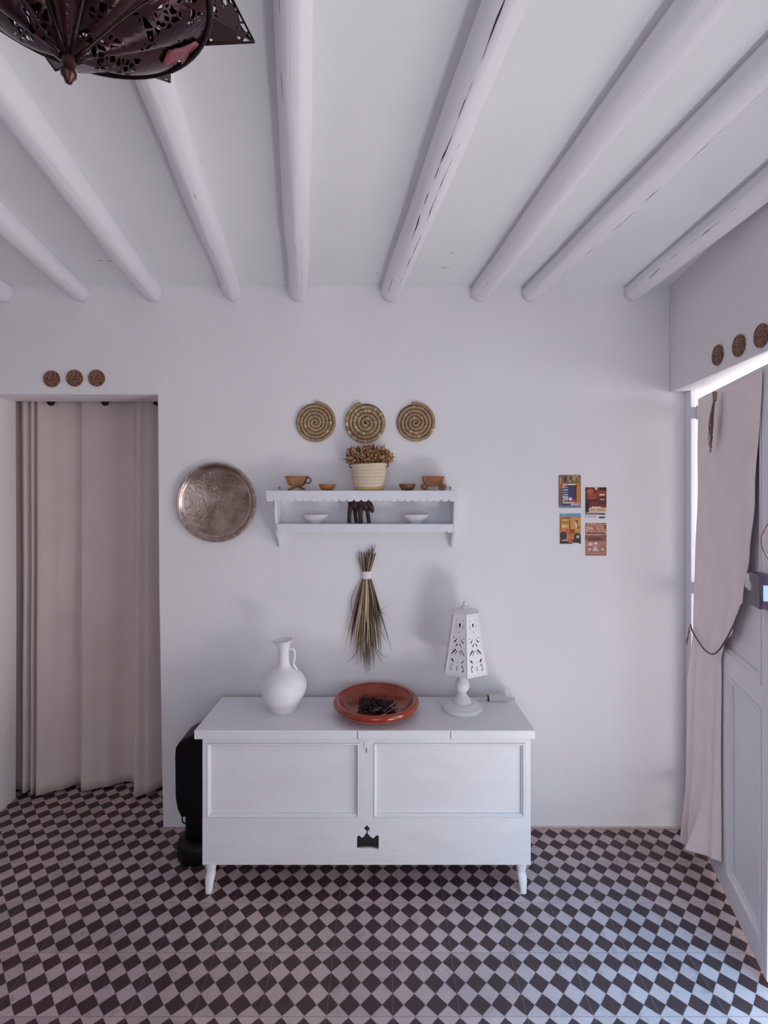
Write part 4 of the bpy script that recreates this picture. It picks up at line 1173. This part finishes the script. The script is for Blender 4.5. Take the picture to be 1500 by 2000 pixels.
for k in range(30):
    s = rg.uniform(-1, 1); L_ = rg.uniform(0.075, 0.115)+0.02*max(0, s)
    p0 = Vector((bX_+s*0.012, WY-0.006-0.012*rg.random(), bZ_)); p1 = p0+Vector((s*0.026+0.004, -0.008*rg.random(), L_))
    tube(bm, [p0, (p0+p1)/2+Vector((0, -0.003, 0)), p1], [0.0016, 0.002, 0.0016], 5, tone=shade(lin(rg.choice(pal)), rg.uniform(0.8, 1.15)), layer=lay)
obj('stalks', bm, M_leaf, bun)
bm = nb()
for zz in (0,):
    lathe(bm, [(0.0185, -0.016), (0.0195, -0.012), (0.0190, 0.0), (0.0195, 0.012), (0.0185, 0.016)], (bX_, WY-0.012, bZ_), 28, sy=0.62)
obj('tape', bm, M_tape, bun, smooth=True)

# ================================================================ curtain in the low doorway
CY = 2.505
bm = nb()
def interp(tab, x):
    if x <= tab[0][0]: return tab[0][1]
    for (a, b), (c, d) in zip(tab, tab[1:]):
        if x <= c: t = (x-a)/(c-a); t = t*t*(3-2*t); return b+(d-b)*t
    return tab[-1][1]
ctab = [(36, 2.50), (50, 2.470), (60, 2.520), (67, 2.462), (73, 2.525), (80, 2.450), (112, 2.492), (142, 2.548), (152, 2.540), (163, 2.486), (200, 2.515), (236, 2.572), (254, 2.560), (277, 2.435), (292, 2.462), (320, 2.545), (345, 2.52), (372, 2.46), (400, 2.53)]
def curt(u, v):
    X = -1.86+0.99*u
    px = 750+X/2.5*1000
    a = interp(ctab, px)-2.505
    amp = 0.42+0.58*v**1.3
    z = 1.935-(1.935-0.006)*v
    z += 0.006*v**8*(1+nz(u*9, 3))
    X += 0.006*nz(u*4, v*3)*v + 0.016*v*(1-u)*(1 if u < 0.35 else 0.5)
    return Vector((min(X, 0) if u > 0.02 else X, CY-0.006+a*amp+0.003*nz(u*5, v*2, 4)+0.0025*nz(u*26, v*2.5, 8), z))
grid(bm, curt, 300, 40)
cur = thing('curtain', 'cream cotton curtain hanging in the low doorway under three medallions', 'curtain', (-1.3, CY, 0.0))
o = obj('cloth', bm, M_curtain, cur, smooth=True); s_ = o.modifiers.new('thick', 'SOLIDIFY'); s_.thickness = 0.0025; s_.offset = 0
for px in (98, 204, 306):
    X = (px-750)/1000*2.452
    bm = nb(); lathe(bm, [(0, 0), (0.017, 0), (0.0195, 0.0022), (0.0195, 0.006), (0, 0.006)], M=Matrix.Translation((X, 2.462, 1.894)) @ Matrix.Rotation(pi/2, 4, 'X'), seg=28)
    obj('eyelet', bm, M_dark, cur, smooth=True, angle=40)

# ================================================================ door
HX, HY = 1.316, 2.150
dd = Vector((-0.274, -0.962, 0)).normalized(); dn = Vector((-0.962, 0.274, 0)).normalized()   # along the leaf, out of it towards the room
def D(s, n, z): return Vector((HX, HY, 0)) + dd*s + dn*n + Vector((0, 0, z))
MD = Matrix(((dd.x, dn.x, 0, HX), (dd.y, dn.y, 0, HY), (0, 0, 1, 0), (0, 0, 0, 1)))
def dbox(bm, s0, s1, n0, n1, z0, z1, bevel=0.0, seg=2):
    b = nb(); box(b, s0, s1, n0, n1, z0, z1, bevel, seg); b.transform(MD); return join(bm, b)
door = bpy.data.objects.new('door_1', None); COL.objects.link(door); door.location = (HX, HY, 0)
tag(door, 'white panelled wooden door standing open at the right', 'door', None, 'structure')
DL, DH = 0.690, 1.856
bm = nb()
dbox(bm, 0.006, 0.075, -0.036, 0, 0.020, DH, 0.002); dbox(bm, DL-0.075, DL, -0.036, 0, 0.020, DH, 0.002)
dbox(bm, 0.070, DL-0.07, -0.036, -0.0003, 0.020, 0.10, 0.001); dbox(bm, 0.07, DL-0.07, -0.036, -0.0003, 0.815, 0.885, 0.001); dbox(bm, 0.07, DL-0.07, -0.036, -0.0003, 1.785, DH, 0.001)
dbox(bm, 0.26, 0.325, -0.036, -0.0006, 0.09, 0.82, 0.001)
for v in bm.verts:      # the old leaf is narrower towards its foot
    q = v.co-Vector((HX, HY, 0)); sv = q.dot(dd)
    if sv > 0.64 and v.co.z < 1.1: v.co -= dd*0.036*(1-v.co.z/1.1)
leaf = obj('door_frame', bm, M_door, door)
for s0, s1, z0, z1 in ((0.325, DL-0.075, 0.10, 0.815), (0.075, 0.26, 0.10, 0.815), (0.075, DL-0.075, 0.885, 1.79)):
    bm = nb(); dbox(bm, s0-0.004, s1+0.004, -0.028, -0.016, z0-0.004, z1+0.004); p = obj('door_panel', bm, M_door, door)
    bm = nb()
    loops = []
    for d, n in ((0, 0), (0.004, 0.002), (0.010, 0.001), (0.016, -0.006), (0.024, -0.010), (0.026, -0.0155)):
        loops.append([bm.verts.new(D(s, n, z)) for s, z in ((s0+d, z0+d), (s1-d, z0+d), (s1-d, z1-d), (s0+d, z1-d))])
    for A, B in zip(loops, loops[1:]):
        for q in range(4): bm.faces.new((A[q], A[(q+1) % 4], B[(q+1) % 4], B[q]))
    obj('moulding', bm, M_door, p)
# hinges
for z in (1.06, 1.80, 0.25):
    bm = nb(); b = nb(); lathe(b, [(0.006, -0.03), (0.007, -0.026), (0.007, 0.026), (0.006, 0.03)], D(-0.006, -0.004, z), 14); join(bm, b)
    box(bm, 1.305, 1.338, 2.158, 2.180, z-0.024, z+0.024)
    obj('hinge', bm, M_door, door)
# pull handle
hz0, hz1 = 1.385, 1.277
bm = nb()
pts = [D(0.680, 0.0, hz0), D(0.680, 0.006, hz0-0.004)]+[D(0.680-0.006*sin(pi*q/10), 0.006+0.014*sin(pi*q/10), hz0-0.006-(hz0-hz1-0.012)*q/10) for q in range(11)]+[D(0.680, 0.006, hz1+0.004), D(0.680, 0.0, hz1)]
tube(bm, pts, 0.0034, 10); h = obj('door_handle', bm, M_iron, door, smooth=True)
bm = nb()
for z in (hz0+0.012, hz1-0.012): dbox(bm, 0.674, 0.6895, -0.001, 0.004, z-0.014, z+0.014, 0.001)
obj('handle_plate', bm, M_iron, h)
# purple rim lock
bm = nb()
nn0, nn1 = 0.0, 0.030
za, zb2 = 1.132, 1.232
ol = [(0.612, za), (0.689, za), (0.689, zb2), (0.612, zb2), (0.612, 1.203)]+[(0.612+0.024*cos(a), 1.183+0.020*sin(a)) for a in [pi/2-pi*q/10 for q in range(11)]]+[(0.612, 1.163)]
bm = plate(ol, [], 0.030, Matrix(((dd.x, 0, dn.x, HX+dn.x*0.0155), (dd.y, 0, dn.y, HY+dn.y*0.0155), (0, 1, 0, 0), (0, 0, 0, 1))))
lk = obj('rim_lock', bm, M_purple, door); modbevel(lk, 0.0015, 2)
bm = nb(); dbox(bm, 0.688, 0.6915, 0.009, 0.023, 1.158, 1.204, 0.001); obj('lock_plate', bm, M_label, lk)
bm = nb(); dbox(bm, 0.52, 0.605, 0.001, 0.010, 1.165, 1.215, 0.004); obj('strike_pad', bm, M_knobw, lk)
bm = nb(); b = nb(); lathe(b, [(0.012, 0.0), (0.014, 0.004), (0.014, 0.016), (0.011, 0.021), (0, 0.022)], M=Matrix.Translation(D(0.604, 0.008, 1.183)) @ Matrix(((dd.x, 0, dn.x, 0), (dd.y, 0, dn.y, 0), (0, 1, 0, 0), (0, 0, 0, 1))), seg=20)
join(bm, b); obj('bolt', bm, M_knobw, lk, smooth=True)

# cloth hung on the door
def interp(tab, x):
    if x <= tab[0][0]: return tab[0][1]
    for (a, b), (c, d) in zip(tab, tab[1:]):
        if x <= c: t = (x-a)/(c-a); t = t*t*(3-2*t); return b+(d-b)*t
    return tab[-1][1]
sR = [(0.0, 0.30), (0.10, 0.30), (0.5, 0.295), (0.86, 0.30), (0.92, 0.33), (1.00, 0.42), (1.12, 0.50), (1.28, 0.55), (1.45, 0.59), (1.85, 0.638)]
sL = [(0.0, 0.02), (0.5, 0.03), (0.86, 0.055), (0.91, 0.06), (1.1, 0.055), (1.85, 0.06)]
nB = [(0.0, 0.048), (0.3, 0.042), (0.6, 0.036), (0.9, 0.020), (1.2, 0.010), (1.85, 0.003)]
def cloth(u, v):
    z = 1.842-(1.842-0.004)*v
    z += 0.12*u*(v**10)*(1 if u > 0.55 else u/0.55)       # hem lifts towards the inner edge
    # tied point pulls cloth together
    s = interp(sL, z)+(interp(sR, z)-interp(sL, z))*u
    tie = math.exp(-((z-0.895-0.03*u)/0.10)**2)
    n = interp(nB, z)*(1.0-0.85*u)
    fold = sin(u*pi*7+nz(u*2, z*1.5)*3)*0.006*(0.35+0.65*min(1, max(0, (1.25-z)/0.35)))+0.010*nz(u*3.1, z*2.2, 2)*(1 if z < 1.8 else 0.3)
    fold += 0.004*nz(u*9-z*3, z*2)
    n += fold*(1-0.4*tie)+0.009*(1-0.6*u)
    if z < 0.4: n += 0.085*((0.4-z)/0.4)**2*math.exp(-((u-0.62)/0.20)**2) + 0.014*sin(u*23)*(1-z/0.4)
    return D(max(s, 0.0)-0.0, max(n, 0.006), max(z, 0.004))
bm = nb(); grid(bm, cloth, 70, 130)
dcl = thing('door_cloth', 'white muslin drape hung on the open door and tied at the waist', 'drape', D(0.2, 0.02, 0.0))
o = obj('cloth', bm, M_cloth, dcl, smooth=True); s_ = o.modifiers.new('thick', 'SOLIDIFY'); s_.thickness = 0.0016; s_.offset = 0
bm = nb()
tube(bm, flexpts([D(0.03, 0.034, 0.915), D(0.08, 0.040, 0.90), D(0.14, 0.038, 0.882), D(0.21, 0.036, 0.868), D(0.28, 0.032, 0.872), D(0.335, 0.028, 0.900), D(0.39, 0.022, 0.955), D(0.455, 0.018, 1.03), D(0.51, 0.014, 1.11)]), [0.0028]*48+[0.0018], 8)
tube(bm, flexpts([D(0.035, 0.040, 0.905), D(0.045, 0.046, 0.87), D(0.035, 0.048, 0.83)]), 0.0016, 6)
tube(bm, flexpts([D(0.05, 0.042, 0.895), D(0.055, 0.052, 0.865), D(0.050, 0.056, 0.845)]), 0.0016, 6)
obj('tie_cord', bm, M_rope, dcl, smooth=True)

# dried sprig hung near the top of the door
sp0 = D(0.31, 0.026, 1.825)
dsp = thing('dried_herb_sprig', 'wispy dried brown herb sprig pinned near the top of the door', 'dried plants', sp0)
bm = nb(); lay = bm.verts.layers.float_color.new('tone'); rg = random.Random(5)
for k in range(34):
    L_ = rg.uniform(0.12, 0.215); pts = []; side = rg.choice((-1, 1)); w = rg.uniform(0.2, 1)
    for q in range(8):
        t = q/7
        bow = side*0.018*w*sin(t*pi*0.9)
        pts.append(D(0.315-0.050*t**1.4+bow+0.004*sin(q*2+k), 0.030+0.010*w*sin(t*pi)+0.002*cos(k+q), 1.825-L_*t))
    tube(bm, pts, [0.0016, 0.0014, 0.0012, 0.001, 0.001, 0.0009, 0.0008, 0.0005], 4, tone=shade(lin(rg.choice([(150, 118, 100), (112, 84, 72), (186, 156, 138), (84, 62, 54)])), 1), layer=lay)
    for q in (4, 5, 6):
        p = Vector(pts[q]); e = p+dd*rg.gauss(0, 0.008)+Vector((0, 0, -rg.uniform(0.004, 0.016)))
        tube(bm, [p, e], [0.0008, 0.0004], 3, tone=shade(lin((140, 110, 98)), 1), layer=lay)
tube(bm, [D(0.31, 0.030, 1.832), D(0.322, 0.034, 1.80)], [0.008, 0.006], 8, tone=shade(lin((150, 118, 92)), 1), layer=lay)
obj('stems', bm, M_dry, dsp)['kind'] = 'stuff'

# ================================================================ metal lantern
CX, CYl, TZl = -0.4066, 0.66, 2.016
lan = thing('metal_lantern', 'dark pierced metal star lantern hanging from the ceiling at top left', 'lantern', (CX, CYl, 2.40))
NG = 8
rimR, rimH = 0.172, 0.150
def gore(th, t):
    """t 0 at the tip .. 1 at the rim; lobed like a lotus"""
    ph = (th*NG/(2*pi)) % 1.0
    lobe = abs(sin(ph*pi))
    r = 0.010+ (rimR-0.010)*(t**0.95)
    h = 0.034+(rimH-0.034)*(t**0.9) - 0.013*lobe*sin(pi*min(1, t*1.02)) + 0.012*(1-lobe)*sin(pi*t)
    r *= 1+0.03*lobe*t
    return r, h
bm = nb(); nth, nt_ = 160, 22
V = []
for i in range(nth):
    th = 2*pi*i/nth+0.05; col_ = []
    for j in range(nt_+1):
        r, h = gore(2*pi*i/nth, j/nt_)
        col_.append(bm.verts.new((CX+r*cos(th), CYl+r*sin(th), TZl+h)))
    V.append(col_)
for i in range(nth):
    for j in range(nt_): bm.faces.new((V[i][j], V[(i+1) % nth][j], V[(i+1) % nth][j+1], V[i][j+1]))
obj('lower_dome', bm, M_pierced, lan, smooth=True)
bm = nb()    # ribs on the ridges between the petals
for k in range(NG):
    th = 2*pi*k/NG
    pts = []
    for j in range(12):
        r, h = gore(th, j/11); pts.append((CX+r*cos(th+0.05), CYl+r*sin(th+0.05), TZl+h-0.001))
    tube(bm, pts, 0.0028, 8)
obj('rib', bm, M_lantern_in, lan, smooth=True)
bm = nb(); lathe(bm, [(0, 0.0), (0.004, 0.001), (0.0055, 0.006), (0.009, 0.010), (0.0095, 0.015), (0.006, 0.019), (0.0085, 0.024), (0.0075, 0.032), (0.012, 0.045), (0.016, 0.056)], (CX, CYl, TZl), 20)
obj('finial', bm, M_finial, lan, smooth=True)
# drum above the rim: eight flat panels with star points
z0_, z1_ = TZl+rimH-0.004, TZl+rimH+0.115
for k in range(NG):
    a = radians(36+45*k); a0, a1 = a-radians(22.5), a+radians(22.5)
    P_ = lambda r, an, z: Vector((CX+r*cos(an), CYl+r*sin(an), z))
    rr = 0.170
    bm = nb(); c = [P_(rr, a0, z0_), P_(rr, a1, z0_), P_(rr, a1, z1_), P_(rr, a0, z1_)]
    vs = [bm.verts.new(p) for p in c]; bm.faces.new(vs)
    o = obj('side_panel', bm, M_pierced2, lan); s_ = o.modifiers.new('thick', 'SOLIDIFY'); s_.thickness = 0.0012
    # star point
    bm = nb(); tip = P_(0.230 if k == 1 else 0.250, a, TZl+0.180)
    b0 = radians(13)
    q4 = [P_(0.161, a-b0, z0_+0.008), P_(0.161, a+b0, z0_+0.008), P_(0.161, a+b0, z1_-0.01), P_(0.161, a-b0, z1_-0.01)]
    vs = [bm.verts.new(p) for p in q4]; vt = bm.verts.new(tip)
    for q in range(4): bm.faces.new((vs[q], vs[(q+1) % 4], vt))
    o = obj('star_point', bm, M_pierced2, lan); s_ = o.modifiers.new('thick', 'SOLIDIFY'); s_.thickness = 0.0012
    bm = nb()
    for q in range(4): tube(bm, [q4[q], tip], [0.0022, 0.0016], 6)
    obj('edge', bm, M_lantern_in, o)
bm = nb()   # rim band
tube(bm, [(CX+0.173*cos(q*2*pi/64), CYl+0.173*sin(q*2*pi/64), z0_) for q in range(64)], 0.004, 8, closed=True)
tube(bm, [(CX+0.168*cos(q*2*pi/64), CYl+0.168*sin(q*2*pi/64), z1_) for q in range(64)], 0.004, 8, closed=True)
obj('rim', bm, M_lantern_in, lan, smooth=True)
bm = nb()   # one rose glass pane seen low on the far right side
pa = radians(46)
ins = []
for j in range(5):
    row = []
    for i in range(7):
        th = pa+radians(-9+19*i/6+3*sin(j*1.7)); t = 0.72+0.22*j/4
        r, h = gore((th-0.05) % (2*pi), t); row.append(bm.verts.new((CX+(r+0.001)*cos(th), CYl+(r+0.001)*sin(th), TZl+h-0.003)))
    ins.append(row)
for j in range(4):
    for i in range(6): bm.faces.new((ins[j][i], ins[j][i+1], ins[j+1][i+1], ins[j+1][i]))
o = obj('glass_pane', bm, M_pink, lan, smooth=True, label='rose pink glass pane'); s_ = o.modifiers.new('thick', 'SOLIDIFY'); s_.thickness = 0.0015
bm = nb(); lathe(bm, [(0.172, z1_-TZl), (0.12, z1_-TZl+0.035), (0.06, z1_-TZl+0.055), (0.02, z1_-TZl+0.065), (0.012, z1_-TZl+0.08), (0.0, z1_-TZl+0.08)], (CX, CYl, TZl), 32, cap=False)
obj('upper_dome', bm, M_pierced, lan, smooth=True)
bm = nb(); lathe(bm, [(0, -0.012), (0.022, -0.008), (0.032, 0.012), (0.034, 0.03), (0.026, 0.052), (0.014, 0.070), (0.013, 0.09), (0, 0.09)], (CX, CYl, 2.20), 24)
obj('bulb', bm, M_bulb, lan, smooth=True)
ztop = czb(CYl)
bm = nb(); lathe(bm, [(0.006, 0), (0.006, ztop+0.002-(z1_+0.07))], (CX, CYl, z1_+0.07), 10)
b2 = nb(); lathe(b2, [(0.03, -0.012), (0.03, 0.0)], (CX, CYl, ztop), 24); join(bm, b2)
obj('hanger', bm, M_lantern_in, lan, smooth=True, angle=40)
